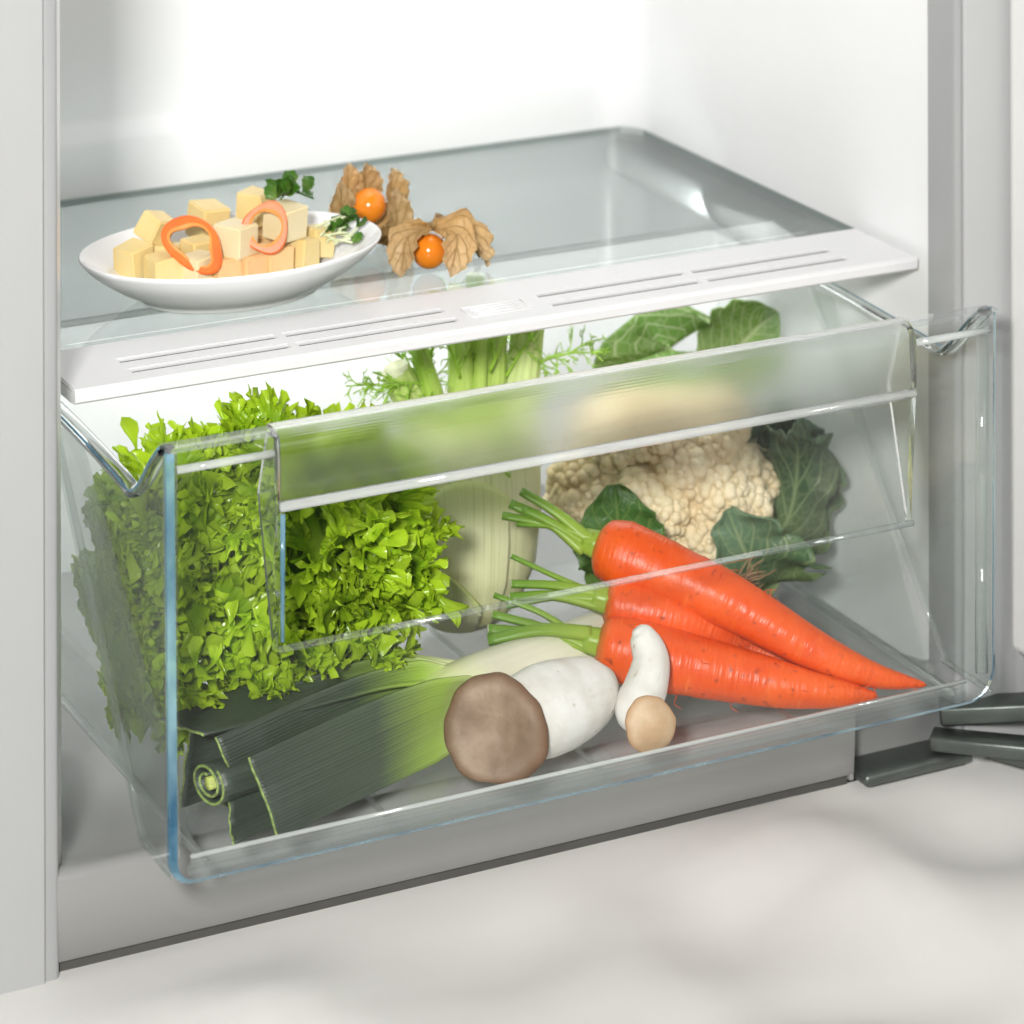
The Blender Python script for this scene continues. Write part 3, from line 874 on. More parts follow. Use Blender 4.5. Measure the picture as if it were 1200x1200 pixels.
fs = [((-0.036, -0.016, 0.128), (-0.95, -0.2, 0.5), 0.040, 14), ((-0.028, -0.014, 0.130), (-0.8, -0.2, 0.55), 0.055, 15), ((-0.022, -0.014, 0.128), (-0.55, -0.1, 0.8), 0.058, 12),
      ((-0.014, 0.002, 0.125), (-0.35, 0.0, 0.9), 0.060, 24), ((-0.002, 0.004, 0.13), (0.05, 0.0, 1), 0.055, 24), ((0.012, 0.004, 0.13), (0.25, 0.0, 1), 0.055, 22), ((-0.024, 0.000, 0.13), (-0.6, -0.1, 0.8), 0.055, 20), ((0.022, 0.000, 0.132), (0.4, -0.1, 0.9), 0.050, 18), ((0.018, -0.012, 0.135), (0.3, -0.2, 1.0), 0.045, 8),
      ((-0.012, -0.016, 0.140), (-0.3, -0.2, 0.9), 0.042, 7), ((0.004, -0.020, 0.142), (0.15, -0.2, 0.9), 0.040, 6),
      ((0.034, -0.014, 0.140), (0.9, -0.2, 0.35), 0.042, 13), ((0.032, -0.012, 0.135), (0.7, -0.1, 0.65), 0.044, 12), ((-0.030, -0.014, 0.133), (-0.9, -0.1, 0.25), 0.044, 12),
      ((0.004, -0.030, 0.118), (0.1, -0.35, -0.9), 0.028, 9), ((-0.020, -0.030, 0.114), (-0.05, -0.3, -0.9), 0.022, 5), ((0.010, -0.030, 0.116), (0.35, -0.3, -0.7), 0.018, 5)]
for i, (a, d, L, ns_) in enumerate(fs): frond(fb + a, d, L, ns_, 500 + i)

# ================================================================== CAULIFLOWER
CC = np.array([0.3720, 0.205, 0.063])
cf = thing('cauliflower', 'cream cauliflower with dark green leaves standing right of the fennel', 'cauliflower', (CC[0], CC[1], FL))
def curd():
    ico = bmesh.new(); bmesh.ops.create_icosphere(ico, subdivisions=2, radius=1)
    ico.verts.index_update()
    IV = np.array([v.co[:] for v in ico.verts]); IF = [[v.index for v in f.verts] for f in ico.faces]; ico.free()
    Vs = []; Fs = []; o = 0
    def add(c, rx):
        nonlocal o
        Vs.append(IV * rx + c); Fs.extend([[i + o for i in f] for f in IF]); o += len(IV)
    rr = np.random.default_rng(5)
    RX = np.array([0.060, 0.058, 0.054])
    add(CC, RX * 0.86)
    n = 56
    for i in range(n):
        z = 1 - 2 * (i + 0.5) / n; ph = i * 2.39996
        d = np.array([math.cos(ph) * math.sqrt(1 - z * z), math.sin(ph) * math.sqrt(1 - z * z), z])
        if d[1] > 0.55 or z < -0.75: continue
        d = unit(d + rr.normal(0, 0.10, 3))
        fr_ = rr.uniform(0.0150, 0.0215)
        c = CC + d * RX * rr.uniform(0.72, 0.86)
        add(c, fr_ * 0.95)
        m_ = int(54 * (fr_ / 0.015) ** 2)
        t1 = unit(np.cross(d, (0.3, 0.2, 1))); t2 = np.cross(d, t1)
        for k in range(m_):
            zz = 1 - (k + 0.5) / m_ * 1.05; p2 = k * 2.39996 + i
            q = math.sqrt(max(0, 1 - zz * zz))
            dd = d * zz + t1 * math.cos(p2) * q + t2 * math.sin(p2) * q
            dd = unit(dd + rr.normal(0, 0.07, 3))
            rb = rr.uniform(0.0020, 0.0046)
            add(c + dd * (fr_ * rr.uniform(0.97, 1.03) - rb * 0.40), rb)
    return np.concatenate(Vs), Fs
V, F = curd()
obj('curd', V, F, 'cauliflower_curd', cf)
def blade(name, path, widths, face, mat, parent, cup=0.0, ruffle=0.003, waves=5, seed=0, tipcurl=0.0, thick=0.0009, ns=30, nt=25, scallop=0.06):
    """leaf blade: midrib path, half widths, 'face' = direction the blade looks"""
    r = np.random.default_rng(seed)
    P = smooth_path(path, ns); W_ = np.interp(np.linspace(0, 1, ns), np.linspace(0, 1, len(widths)), widths)
    T = np.gradient(P, axis=0); T /= np.linalg.norm(T, axis=1)[:, None]
    fv = unit(face)
    V = []; UVs = []
    ph = r.uniform(0, 6.28, 4)
    for i in range(ns):
        side = unit(np.cross(T[i], fv)); nn = np.cross(side, T[i])
        s = i / (ns - 1)
        for j in range(nt):
            t = j / (nt - 1) * 2 - 1
            w = W_[i] * (1 + scallop * math.sin(s * waves * 6.28 * 1.7 + ph[0] + (3 if t > 0 else 0)) * abs(t))
            rf = ruffle * abs(t) ** 2 * (math.sin(s * waves * 6.28 + ph[1] + t * 2) + 0.5 * math.sin(s * waves * 13 + ph[2] + t))
            V.append(P[i] + side * w * t * (1 - 0.15 * abs(cup) * t * t * 10 * W_[i]) + nn * (cup * W_[i] * t * t + rf - 0.0010 * max(0, 1 - abs(t) * 9)) + nn * tipcurl * s ** 3 * W_[i])
            UVs.append((j / (nt - 1), s))
    o = obj(name, V, grid_faces(ns, nt), mat, parent, True, None, UVs)
    m_ = o.modifiers.new('thickness', 'SOLIDIFY'); m_.thickness = thick
    return o
toward = unit((-0.45, -0.85, 0.35))
# big light leaf arching over the top, small lobe at its right
blade('leaf', [(0.400, 0.252, 0.05), (0.396, 0.248, 0.095), (0.391, 0.236, 0.122), (0.386, 0.220, 0.1325)], [0.012, 0.036, 0.040, 0.038, 0.022], (-0.3, -0.9, 0.5), 'caul_leaf_light', cf, 0.1, 0.003, 6, 1, ns=34)
blade('leaf', [(0.424, 0.244, 0.06), (0.436, 0.236, 0.11), (0.446, 0.224, 0.132), (0.456, 0.214, 0.144)], [0.008, 0.015, 0.024, 0.025, 0.018, 0.002], (-0.35, -0.9, 0.3), 'caul_leaf_light', cf, 0.2, 0.002, 4, 2)
# dark leaves at the right
blade('leaf', [(0.405, 0.200, 0.012), (0.440, 0.198, 0.04), (0.447, 0.185, 0.085), (0.430, 0.165, 0.112)], [0.010, 0.020, 0.024, 0.019, 0.003], (-0.7, -0.6, 0.2), 'caul_leaf_dark', cf, 0.55, 0.009, 3, 3, scallop=0.16)
blade('leaf', [(0.405, 0.185, 0.010), (0.432, 0.168, 0.040), (0.436, 0.160, 0.080), (0.424, 0.148, 0.100)], [0.010, 0.019, 0.022, 0.018, 0.003], (-0.55, -0.8, 0.1), 'caul_leaf_dark', cf, -0.5, 0.008, 3, 4, scallop=0.16)
blade('leaf', [(0.415, 0.192, 0.012), (0.447, 0.182, 0.030), (0.456, 0.174, 0.060), (0.449, 0.166, 0.090)], [0.010, 0.014, 0.016, 0.012, 0.002], (-0.2, -0.9, 0.4), 'caul_leaf_dark', cf, 0.6, 0.006, 3, 5, scallop=0.16)
# curled front leaf, lower right
blade('leaf', [(0.412, 0.172, 0.012), (0.402, 0.142, 0.020), (0.386, 0.132, 0.044), (0.378, 0.139, 0.068)], [0.012, 0.027, 0.031, 0.024, 0.004], (-0.35, -0.9, 0.35), 'caul_leaf_dark', cf, 0.65, 0.008, 3, 6, scallop=0.16)
# thick pale stem stubs of the outer leaves
for a, b, r0, r1 in (((0.405, 0.19, 0.012), (0.447, 0.176, 0.072), 0.007, 0.005), ((0.40, 0.185, 0.01), (0.398, 0.145, 0.030), 0.006, 0.003)):
    V, F, U, c = tube(smooth_path([a, (np.array(a) + b) / 2 + (0.004, -0.002, -0.004), b], 10), interp([r0, r1], 10), 16, None, 0.7)
    obj('leaf_stem', V, F, ['pale_stalk', 'cut_pale'], cf, True, c, U)
# small leaf at the left front
blade('leaf', [(0.326, 0.164, 0.012), (0.318, 0.146, 0.045), (0.312, 0.142, 0.070), (0.312, 0.146, 0.090)], [0.008, 0.021, 0.026, 0.020, 0.004], (-0.5, -0.85, 0.2), 'caul_leaf_small', cf, 0.2, 0.003, 4, 7)
V, F, U, c = tube([CC + (0.02, 0.0, -0.062), CC + (0.01, 0, -0.03)], [0.02, 0.026], 20)
obj('stump', V, F, ['pale_stalk', 'cut_pale'], cf, True, c, U)

# ================================================================== LEEK
lk = thing('leek', 'whole leek with dark green leaves lying along the front of the drawer', 'leek', (0.20, 0.09, FL))
axis = [(0.366, 0.118, 0.0250), (0.325, 0.111, 0.0245), (0.268, 0.099, 0.0245), (0.213, 0.083, 0.0255), (0.185, 0.0715, 0.027), (0.160, 0.0700, 0.0270), (0.120, 0.0650, 0.0250)]
pa = smooth_path(axis, 40)
V, F, U, c = tube(pa, interp([0.0170, 0.0188, 0.0180, 0.0178, 0.0182, 0.0186, 0.0170, 0.0120, 0.0040], 40), 48, lambda th, s: 1 + 0.012 * np.sin(5 * th + 2) + 0.01 * np.sin(3 * th + 9 * s))
obj('shaft', V, F, 'leek_skin', lk, True, None, np.stack([U[:, 0] * 0.55, 0.72 * U[:, 1] ** 1.3], 1))
def leek_blade(path, w0s, w1s, updirs, fold, seed, v0=0.44, thick=0.0013, ns=44, nt=15, bow=0.25):
    """leaf band: path = middle line, half width list, up = direction of the width at start / end, fold = V-shape depth"""
    r = np.random.default_rng(seed)
    P = smooth_path(path, ns)
    Wd = np.interp(np.linspace(0, 1, ns), np.linspace(0, 1, len(w0s)), w0s)
    V = []; UVs = []
    T = np.gradient(P, axis=0); T /= np.linalg.norm(T, axis=1)[:, None]
    for i in range(ns):
        s = i / (ns - 1)
        upd = unit(np.array(updirs[0]) * (1 - s) + np.array(updirs[1]) * s)
        upd = unit(upd - T[i] * (upd @ T[i])); nn = np.cross(T[i], upd)
        cut = 0.0
        for j in range(nt):
            t = j / (nt - 1) * 2 - 1
            jag = (0.003 * t + 0.0002 * math.sin(9 * t + seed)) * (s ** 8) * w1s
            V.append(P[i] + T[i] * jag + upd * Wd[i] * t + nn * (fold * (1 - abs(t)) * Wd[i] * (0.35 + 0.65 * s) + bow * Wd[i] * (1 - s) ** 2 * (1 - t * t) + 0.0006 * math.sin(6 * s + 3 * t + seed)))
            UVs.append((j / (nt - 1) * 0.5 + 0.13 * seed, v0 + (1 - v0) * s))
    V = np.array(V); V[:, 2] = np.maximum(V[:, 2], FL + 0.0014)
    o = obj('leaf', V, grid_faces(ns, nt), ['leek_skin', 'leek_cut'], lk, True, None, UVs)
    m_ = o.modifiers.new('thickness', 'SOLIDIFY'); m_.thickness = thick; m_.offset = 0
    e = V.reshape(ns, nt, 3)[-1]
    tv, tf, tu, tc = tube(e, [thick * 0.52] * nt, 6)
    obj('cut_edge', tv, tf, 'leek_cut', o, True)
    return o
U1 = (0.05, -0.25, 1)
# broad front leaf facing the viewer
leek_blade([(0.198, 0.0640, 0.027), (0.150, 0.0470, 0.0285), (0.100, 0.0310, 0.0270), (0.052, 0.0150, 0.0255)], [0.0090, 0.0180, 0.0218, 0.0225, 0.0222, 0.0215, 0.0210, 0.0205], 1.2, ((0.1, -0.15, 1), (0.12, 0.35, 1)), -0.12, 1)
# the fold behind it
leek_blade([(0.188, 0.0680, 0.025), (0.150, 0.0590, 0.0240), (0.095, 0.0430, 0.0180), (0.040, 0.0255, 0.0125)], [0.010, 0.018, 0.017, 0.014, 0.0095], -2.0, ((0, -0.1, 1), (0.2, 0.9, 0.55)), 0.15, 2)
# second leaf, standing above
leek_blade([(0.188, 0.0740, 0.028), (0.150, 0.0680, 0.0320), (0.095, 0.0530, 0.0320), (0.044, 0.0395, 0.0290)], [0.010, 0.019, 0.021, 0.0205, 0.0195], 1.5, ((0, 0, 1), (0.2, 0.2, 1)), -0.2, 3)
leek_blade([(0.188, 0.0790, 0.025), (0.140, 0.0720, 0.0220), (0.090, 0.0640, 0.0170), (0.044, 0.0540, 0.0130)], [0.010, 0.016, 0.015, 0.013, 0.010], 2.0, ((0, 0, 1), (0.1, 0.8, 0.7)), 0.1, 4)
# dark leaf behind, reaching the left corner
leek_blade([(0.188, 0.0820, 0.028), (0.140, 0.0800, 0.0330), (0.085, 0.0720, 0.0310), (0.0330, 0.0640, 0.0270)], [0.010, 0.019, 0.020, 0.020, 0.0195], -2.0, ((0, 0, 1), (0.1, 0.1, 1)), 0.15, 5)
# leaf bent over the top, flat under the lettuce
leek_blade([(0.195, 0.0800, 0.036), (0.140, 0.0770, 0.0470), (0.085, 0.0670, 0.0500), (0.0290, 0.0620, 0.0465)], [0.008, 0.015, 0.017, 0.016, 0.012], 2.0, ((0, 1, 0.2), (0.1, 1, 0.12)), 0.1, 6)
# rolled inner leaves with the pale heart
def roll():
    n, turns = 90, 1.9
    P = smooth_path([(0.110, 0.058, 0.027), (0.070, 0.0480, 0.0270), (0.0335, 0.0395, 0.0275)], 14)
    T, N_, B_ = frames(P)
    V = []; UVs = []
    for i in range(14):
        for j in range(n):
            a = j / (n - 1) * turns * 2 * math.pi; r_ = 0.0045 + 0.0075 * j / (n - 1)
            V.append(P[i] + N_[i] * r_ * math.cos(a) * 0.85 + B_[i] * r_ * math.sin(a) * 1.15); UVs.append((j / n, 0.7 + 0.3 * i / 13))
    o = obj('leaf', V, grid_faces(14, n), ['leek_skin', 'leek_cut'], lk, True, None, UVs)
    m_ = o.modifiers.new('thickness', 'SOLIDIFY'); m_.thickness = 0.0011; m_.offset = 0
    tv, tf, tu, tc = tube(np.array(V).reshape(14, n, 3)[-1], [0.0007] * n, 6)
    obj('cut_edge', tv, tf, 'leek_cut', o, True)
    parts = []
    for k in range(3):
        q = P.copy(); q += np.array([0, 0.0006 * (k - 1), 0.0012 * (k - 1)])
        parts.append(tube(q, [0.0030 - 0.0005 * k] * 14, 14, None, 0.6))
    V, F, U, c = merge(parts)
    obj('heart_leaf', V, F, 'leek_heart', lk, True)
roll()
parts = []
rr = np.random.default_rng(3)
for k in range(150):
    p = np.array([0.371, 0.119, 0.025]) + rr.normal(0, 0.006, 3) * (0.4, 1, 1)
    d = unit(np.array([0.8, -0.25, -0.15]) + rr.normal(0, 0.55, 3)); L = rr.uniform(0.010, 0.024)
    Q = [p]
    for j in range(4):
        d = unit(d + rr.normal(0, 0.35, 3) + np.array([0, 0, -0.08])); q = Q[-1] + d * L / 4; q[2] = max(q[2], FL + 0.0008); Q.append(q)
    parts.append(tube(smooth_path(Q, 8), np.linspace(0.0007, 0.0004, 8), 4))
V, F, U, c = merge(parts)
o = obj('root_hairs', V, F, 'root_brown', lk, True)
o['kind'] = 'stuff'

# ================================================================== CARROTS
def carrot(label, path, radii, seed, stalks):
    loc = np.array(path[len(path) // 2]); loc = (loc[0], loc[1], loc[2] - 0.012)
    t = thing('carrot', label, 'carrot', loc, 'carrots in the drawer')
    n = 90
    P = smooth_path(path, n)
    rad = 0.94 * np.interp(np.linspace(0, 1, n), np.linspace(0, 1, len(radii)), radii)
    r = np.random.default_rng(seed)
    prof_ = np.convolve(r.normal(0, 1, n + 10), np.ones(5) / 5, 'same')[:n]
    rad = rad * (1 + 0.020 * prof_)
    # rounded crown and root end
    e = np.linspace(0, 1, n)
    rad = rad * np.sqrt(np.clip(1 - (np.clip(1 - e / 0.045, 0, 1)) ** 2, 0.02, 1)) * np.sqrt(np.clip(1 - np.clip((e - 0.975) / 0.025, 0, 1) ** 2, 0.03, 1))
    ph = r.uniform(0, 6.28, 3)
    V, F, U, c = tube(P, rad, 40, lambda th, s: 1 + 0.025 * np.sin(2 * th + ph[0] + 3 * s) + 0.012 * np.sin(5 * th + ph[1] + 8 * s))
    obj('root', V, F, 'carrot_skin', t, True, None, U)
    hairs = []
    T_, N_, B_ = frames(P)
    for k in range(14):
        i = int(r.uniform(0.15, 0.97) * (n - 1)); a = r.uniform(0, 6.28)
        o_ = N_[i] * math.cos(a) + B_[i] * math.sin(a); p = P[i] + o_ * rad[i] * 0.99
        q = p + o_ * 0.002 + r.normal(0, 0.0012, 3); e_ = q + o_ * 0.0015 + T_[i] * r.uniform(0.001, 0.005)
        hairs.append(tube(smooth_path([p, q, e_], 6), np.linspace(0.00030, 0.00012, 6), 4))
    hv_, hf_, hu_, hc_ = merge(hairs)
    obj('root_hairs', hv_, hf_, 'carrot_skin', t, True, None, np.full((len(hv_), 2), 0.5))
    d0 = unit(P[0] - P[6])
    cr = P[0]
    collar = tube(smooth_path([cr - d0 * 0.003, cr + d0 * 0.006], 4), interp([0.0075, 0.0062], 4), 18, lambda th, s: 1 + 0.12 * np.cos(6 * th))
    obj('collar', collar[0], collar[1], 'carrot_stalk', t, True, None, np.stack([collar[2][:, 0], collar[2][:, 1] * 0.2], 1))
    for k, (end, rs) in enumerate(stalks):
        end = np.array(end)
        a = cr + d0 * 0.001 + r.normal(0, 0.0018, 3)
        midp = a * 0.55 + end * 0.45 + np.array([0, 0, 0.002]) + d0 * 0.002 + r.normal(0, 0.0012, 3)
        V, F, U, c = tube(smooth_path([a, midp, end], 14), interp([rs * 1.35, rs, rs * 0.9], 14), 14, lambda th, s: 1 + 0.12 * np.cos(4 * th), 0.85)
        obj('stalk', V, F, ['carrot_stalk', 'cut_pale'], t, True, c, U)
    return t
carrot('long orange carrot on top of the other two, leaning on the cauliflower',
       [(0.2795, 0.1085, 0.0760), (0.302, 0.0860, 0.0680), (0.333, 0.0590, 0.0535), (0.365, 0.0330, 0.0330), (0.394, 0.0180, 0.0190), (0.4225, 0.0105, 0.0110)],
       [0.0140, 0.0182, 0.0172, 0.0158, 0.0145, 0.0130, 0.0112, 0.0092, 0.0070, 0.0046, 0.0012], 1,
       [((0.250, 0.1355, 0.1000), 0.0030), ((0.243, 0.1350, 0.0950), 0.0032), ((0.240, 0.1380, 0.0880), 0.0026), ((0.247, 0.1340, 0.0840), 0.0022), ((0.2480, 0.1300, 0.0930), 0.0026)])
carrot('orange carrot lying lowest in front, green stalks over the leek',
       [(0.2640, 0.0790, 0.0380), (0.297, 0.0590, 0.0295), (0.332, 0.0400, 0.0215), (0.362, 0.0220, 0.0155), (0.394, 0.0130, 0.0100)],
       [0.0140, 0.0180, 0.0175, 0.0162, 0.0150, 0.0135, 0.0115, 0.0090, 0.0062, 0.0015], 2,
       [((0.2130, 0.1010, 0.0460), 0.0034), ((0.2110, 0.0970, 0.0420), 0.0036), ((0.2200, 0.1080, 0.0600), 0.0018), ((0.2170, 0.1040, 0.0520), 0.0026)])
carrot('orange carrot half hidden behind the other two',
       [(0.2745, 0.0900, 0.0540), (0.310, 0.0720, 0.0440), (0.345, 0.0640, 0.0270), (0.368, 0.0480, 0.0180)],
       [0.0120, 0.0150, 0.0145, 0.0130, 0.0110, 0.0085, 0.0050], 3,
       [((0.2300, 0.1080, 0.0640), 0.0026), ((0.2280, 0.1060, 0.0580), 0.0030), ((0.2330, 0.1140, 0.0760), 0.0016), ((0.2270, 0.1080, 0.0530), 0.0022)])

# ================================================================== MUSHROOMS
def mushroom(name, label, stem_path, stem_r, cap_c, cap_n, cap_r, cap_mat, seed, dish=0.22, thick=0.3):
    lowest = (stem_path[0][0], stem_path[0][1], FL)
    t = thing(name, label, 'mushroom', lowest)
    P = smooth_path(stem_path, 34)
    r = np.random.default_rng(seed)
    ph = r.uniform(0, 6.28, 6)
    rad = np.interp(np.linspace(0, 1, 34), np.linspace(0, 1, len(stem_r)), stem_r)
    V, F, U, c = tube(P, rad, 36, lambda th, s: 1 + 0.03 * np.sin(2 * th + ph[0] + 2 * s) + 0.02 * np.sin(3 * th + ph[1] + 5 * s) + 0.010 * np.sin(7 * th + ph[2]))
    V[:, 2] = np.maximum(V[:, 2], FL + 0.0006)
    obj('stem', V, F, 'mushroom_stem', t, True, None, U)
    # cap: front surface (slightly dished), rounded rim, underside
    n = unit(cap_n); a = unit(np.cross(n, (0, 0, 1))); b = np.cross(a, n)
    rb_ = dish * (-0.35 + 1.1 * 0.92 ** 1.5 - 0.85 * 0.92 ** 6) if dish > 0 else -dish * 0.35 * (1 - 0.92 ** 2)
    prof_ = [(0.001, -dish * 0.35)] + [(q, dish * (-0.35 + 1.1 * q ** 1.5 - 0.85 * q ** 6) if dish > 0 else -dish * 0.35 * (1 - q * q)) for q in np.linspace(0.1, 0.92, 12)] + [(0.965, rb_ - 0.036), (0.99, rb_ - 0.106), (0.985, rb_ - 0.176), (0.95, rb_ - 0.226), (0.8, rb_ - thick * 0.9), (0.6, rb_ - thick * 1.1), (0.35, rb_ - thick * 1.6), (0.02, rb_ - thick * 1.6)]
    na = 64
    V = []; UVs = []
    for q, h in prof_:
        for k in range(na):
            th = 2 * math.pi * k / na
            rr_ = cap_r * q * (1 + q * (0.030 * math.sin(2 * th + ph[3]) + 0.022 * math.sin(3 * th + ph[4]) + 0.014 * math.sin(7 * th + ph[5]) + 0.008 * math.sin(13 * th)))
            hh = cap_r * (h + 0.10 * q * (1 - q) * math.sin(th + ph[0]) + 0.035 * q * math.sin(3 * th + ph[2]) + 0.03 * q * q * math.sin(2 * th + ph[1]))
            V.append(np.array(cap_c) + a * rr_ * math.cos(th) + b * rr_ * math.sin(th) + n * hh); UVs.append((k / na, q if h > rb_ - 0.16 else 1.0))
    F = grid_faces(len(prof_), na, True)
    V = np.array(V); V[:, 2] = np.maximum(V[:, 2], FL + 0.0006)
    obj('cap', V, F, cap_mat, t, True, None, UVs)
    return t
mushroom('king_oyster_mushroom', 'big mushroom with broad brown cap facing front and thick white stem', [(0.2515, 0.0510, 0.0280), (0.2480, 0.0495, 0.0280), (0.228, 0.0430, 0.0270), (0.208, 0.0370, 0.0275), (0.1900, 0.0310, 0.0290)],
         [0.0095, 0.0125, 0.0165, 0.0195, 0.0212, 0.0215, 0.0200, 0.0170], (0.1800, 0.0270, 0.0285), (-0.62, -0.72, 0.32), 0.0265, 'mushroom_cap_brown', 4, 0.34)
mushroom('king_oyster_mushroom', 'small mushroom with pale tan cap down and curved white stem up', [(0.2725, 0.0500, 0.0540), (0.2745, 0.0480, 0.0500), (0.2760, 0.0420, 0.0400), (0.2690, 0.0350, 0.0290), (0.2605, 0.0290, 0.0225), (0.2610, 0.0235, 0.0200)],
         [0.0030, 0.0062, 0.0085, 0.0100, 0.0112, 0.0116, 0.0100, 0.0075], (0.2612, 0.0155, 0.0200), (-0.20, -0.88, 0.20), 0.0135, 'mushroom_cap_tan', 9, -1.3, 0.22)

# ================================================================== PLATE AND FOOD ON THE SHELF
GZ = 0.2025
PC = np.array([0.1170, 0.2130, GZ])
def plate():
    pr_ = [(0.02, 0.0035), (0.40, 0.0036), (0.55, 0.0052), (0.75, 0.0118), (0.92, 0.0212), (0.985, 0.0256), (1.0, 0.0262), (1.004, 0.0252), (0.985, 0.0228), (0.90, 0.0165), (0.74, 0.0080), (0.62, 0.0030), (0.585, 0.0004), (0.555, 0.0003), (0.545, 0.0018), (0.02, 0.0020)]
    ppth = smooth_path([(a, b, 0) for a, b in pr_], 70)[:, :2]
    na = 96; V = []
    for q, h in ppth:
        for k in range(na):
            th = 2 * math.pi * k / na
            V.append(PC + (0.083 * q * math.cos(th), 0.0575 * q * math.sin(th), h))
    F = grid_faces(len(ppth), na, True) + [list(range(na)), [(len(ppth) - 1) * na + k for k in range(na)][::-1]]
    o = obj('plate', V, F, 'ceramic', None, True, None, None, PC)
    tag(o, 'oval white ceramic plate holding cheese cubes on the glass shelf', 'plate')
plate()
def cheese(label, c, size, rot, mat, seed):
    r = np.random.default_rng(seed)
    sz = size * r.uniform(0.90, 1.10, 3)
    bm = bmesh.new(); bmesh.ops.create_cube(bm, size=1)
    for v in bm.verts: v.co = Vector([v.co[i] * sz[i] * (1 + r.uniform(-0.09, 0.09)) for i in range(3)])
    bmesh.ops.bevel(bm, geom=bm.edges[:], offset=0.0009, segments=3, affect='EDGES')
    bm.transform(Matrix.Translation(c) @ Euler([R(a) for a in rot]).to_matrix().to_4x4())
    o = bm_obj('cheese_cube', bm, mat, None, False, (c[0], c[1], c[2] - size / 2))
    tag(o, label, 'cheese', 'cheese cubes on the plate')
S = 0.0155
cubes = [
    ('yellow cheese cube farthest left on the plate', (0.0690, 0.2330, 0.2215), S, (4, -8, 22), 'cheese_yellow'),
    ('yellow cheese cube in the front row, second from the left', (0.0800, 0.2165, 0.2195), S, (0, -3, 5), 'cheese_yellow'),
    ('pale cheese cube in the front row below the left pepper ring', (0.0960, 0.2090, 0.2190), S * 0.95, (0, 0, 24), 'cheese_pale'),
    ('tilted yellow cheese cube on top of the left end of the pile', (0.0855, 0.2430, 0.2340), S, (22, 14, 30), 'cheese_yellow'),
    ('yellow cheese cube tucked behind the front row at the left', (0.0885, 0.2350, 0.2190), S, (0, 0, 40), 'cheese_yellow'),
    ('pale yellow cheese cube at the back between the two pepper rings', (0.1180, 0.2490, 0.2320), S * 1.1, (6, 4, 12), 'cheese_yellow'),
    ('cheese cube hidden in the middle of the pile', (0.1180, 0.2320, 0.2200), S, (0, 0, 10), 'cheese_orange'),
    ('large pale cheese cube between the pepper rings in the middle of the pile', (0.1175, 0.2090, 0.2318), S * 1.08, (0, 3, 28), 'cheese_pale'),
    ('cheese cube highest at the back of the pile', (0.1435, 0.2440, 0.2375), S * 1.05, (4, 2, 32), 'cheese_yellow'),
    ('big pale cheese cube high at the right of the pile', (0.1480, 0.2130, 0.2362), S * 1.15, (2, 2, 22), 'cheese_pale'),
    ('orange cheese cube in the front row right of the pale cube', (0.1095, 0.2060, 0.2180), S * 0.9, (0, 0, 12), 'cheese_orange'),
    ('orange cheese cube in the middle of the front row', (0.1240, 0.2060, 0.2178), S * 0.95, (0, 0, 18), 'cheese_orange'),
    ('orange yellow cheese cube in the front row, third from the right', (0.1395, 0.2075, 0.2185), S, (0, 0, 8), 'cheese_orange'),
    ('yellow cheese cube in the front row, second from the right', (0.1560, 0.2120, 0.2195), S, (0, 4, 30), 'cheese_yellow'),
    ('yellow cheese cube at the right end of the front row', (0.1690, 0.2200, 0.2215), S, (0, 10, 16), 'cheese_yellow'),
    ('orange cheese cube under the highest cubes of the pile', (0.1440, 0.2330, 0.2205), S, (0, 0, 10), 'cheese_orange'),
    ('yellow cheese cube under the left pepper ring', (0.1040, 0.2270, 0.2210), S, (0, 0, 14), 'cheese_yellow'),
]
for i, (lb, c, s_, rt_, mt) in enumerate(cubes): cheese(lb, c, s_, rt_, mt, 40 + i)

def pepper_ring(label, c, n, rx, ry, rot, seed):
    r = np.random.default_rng(seed); ph = r.uniform(0, 6.28, 2)
    n = unit(n); a = unit(np.cross(n, (0, 0, 1))); b = np.cross(a, n)
    a, b = a * math.cos(rot) + b * math.sin(rot), -a * math.sin(rot) + b * math.cos(rot)
    V = []; na = 72; pf_ = [(1.0, 1), (1.05, 0.5), (1.05, -0.5), (1.0, -1), (0.78, -1), (0.68, -0.6), (0.68, 0.6), (0.78, 1)]
    for k in range(na):
        th = 2 * math.pi * k / na
        w = 1 + 0.07 * math.sin(3 * th + ph[0]) + 0.05 * math.sin(2 * th + ph[1])
        for q, h in pf_:
            qq = 1 - (1 - q) * (1 + 0.25 * math.sin(3 * th + ph[1]))
            V.append(np.array(c) + a * rx * w * qq * math.cos(th) + b * ry * w * qq * math.sin(th) + n * 0.0020 * h)
    F = grid_faces(na, 8, True) + [[(na - 1) * 8 + j, (na - 1) * 8 + (j + 1) % 8, (j + 1) % 8, j] for j in range(8)]
    mi = []
    for i in range(na):
        for j in range(8): mi.append(1 if j in (4, 5, 6) else 0)
    mi = mi[:len(F)]
    o = obj('pepper_ring', V, F, ['pepper_flesh', 'pepper_inner'], None, False, mi, None, c)
    tag(o, label, 'pepper ring', 'orange pepper rings on the cheese')
pepper_ring('orange pepper ring leaning on the left of the cheese', (0.0935, 0.2090, 0.2325), (-0.45, -0.75, 0.5), 0.0180, 0.0118, 0.55, 1)
pepper_ring('orange pepper ring standing upright in the middle of the cheese', (0.1325, 0.2030, 0.2375), (-0.35, -0.85, 0.4), 0.0112, 0.0135, 0.0, 2)

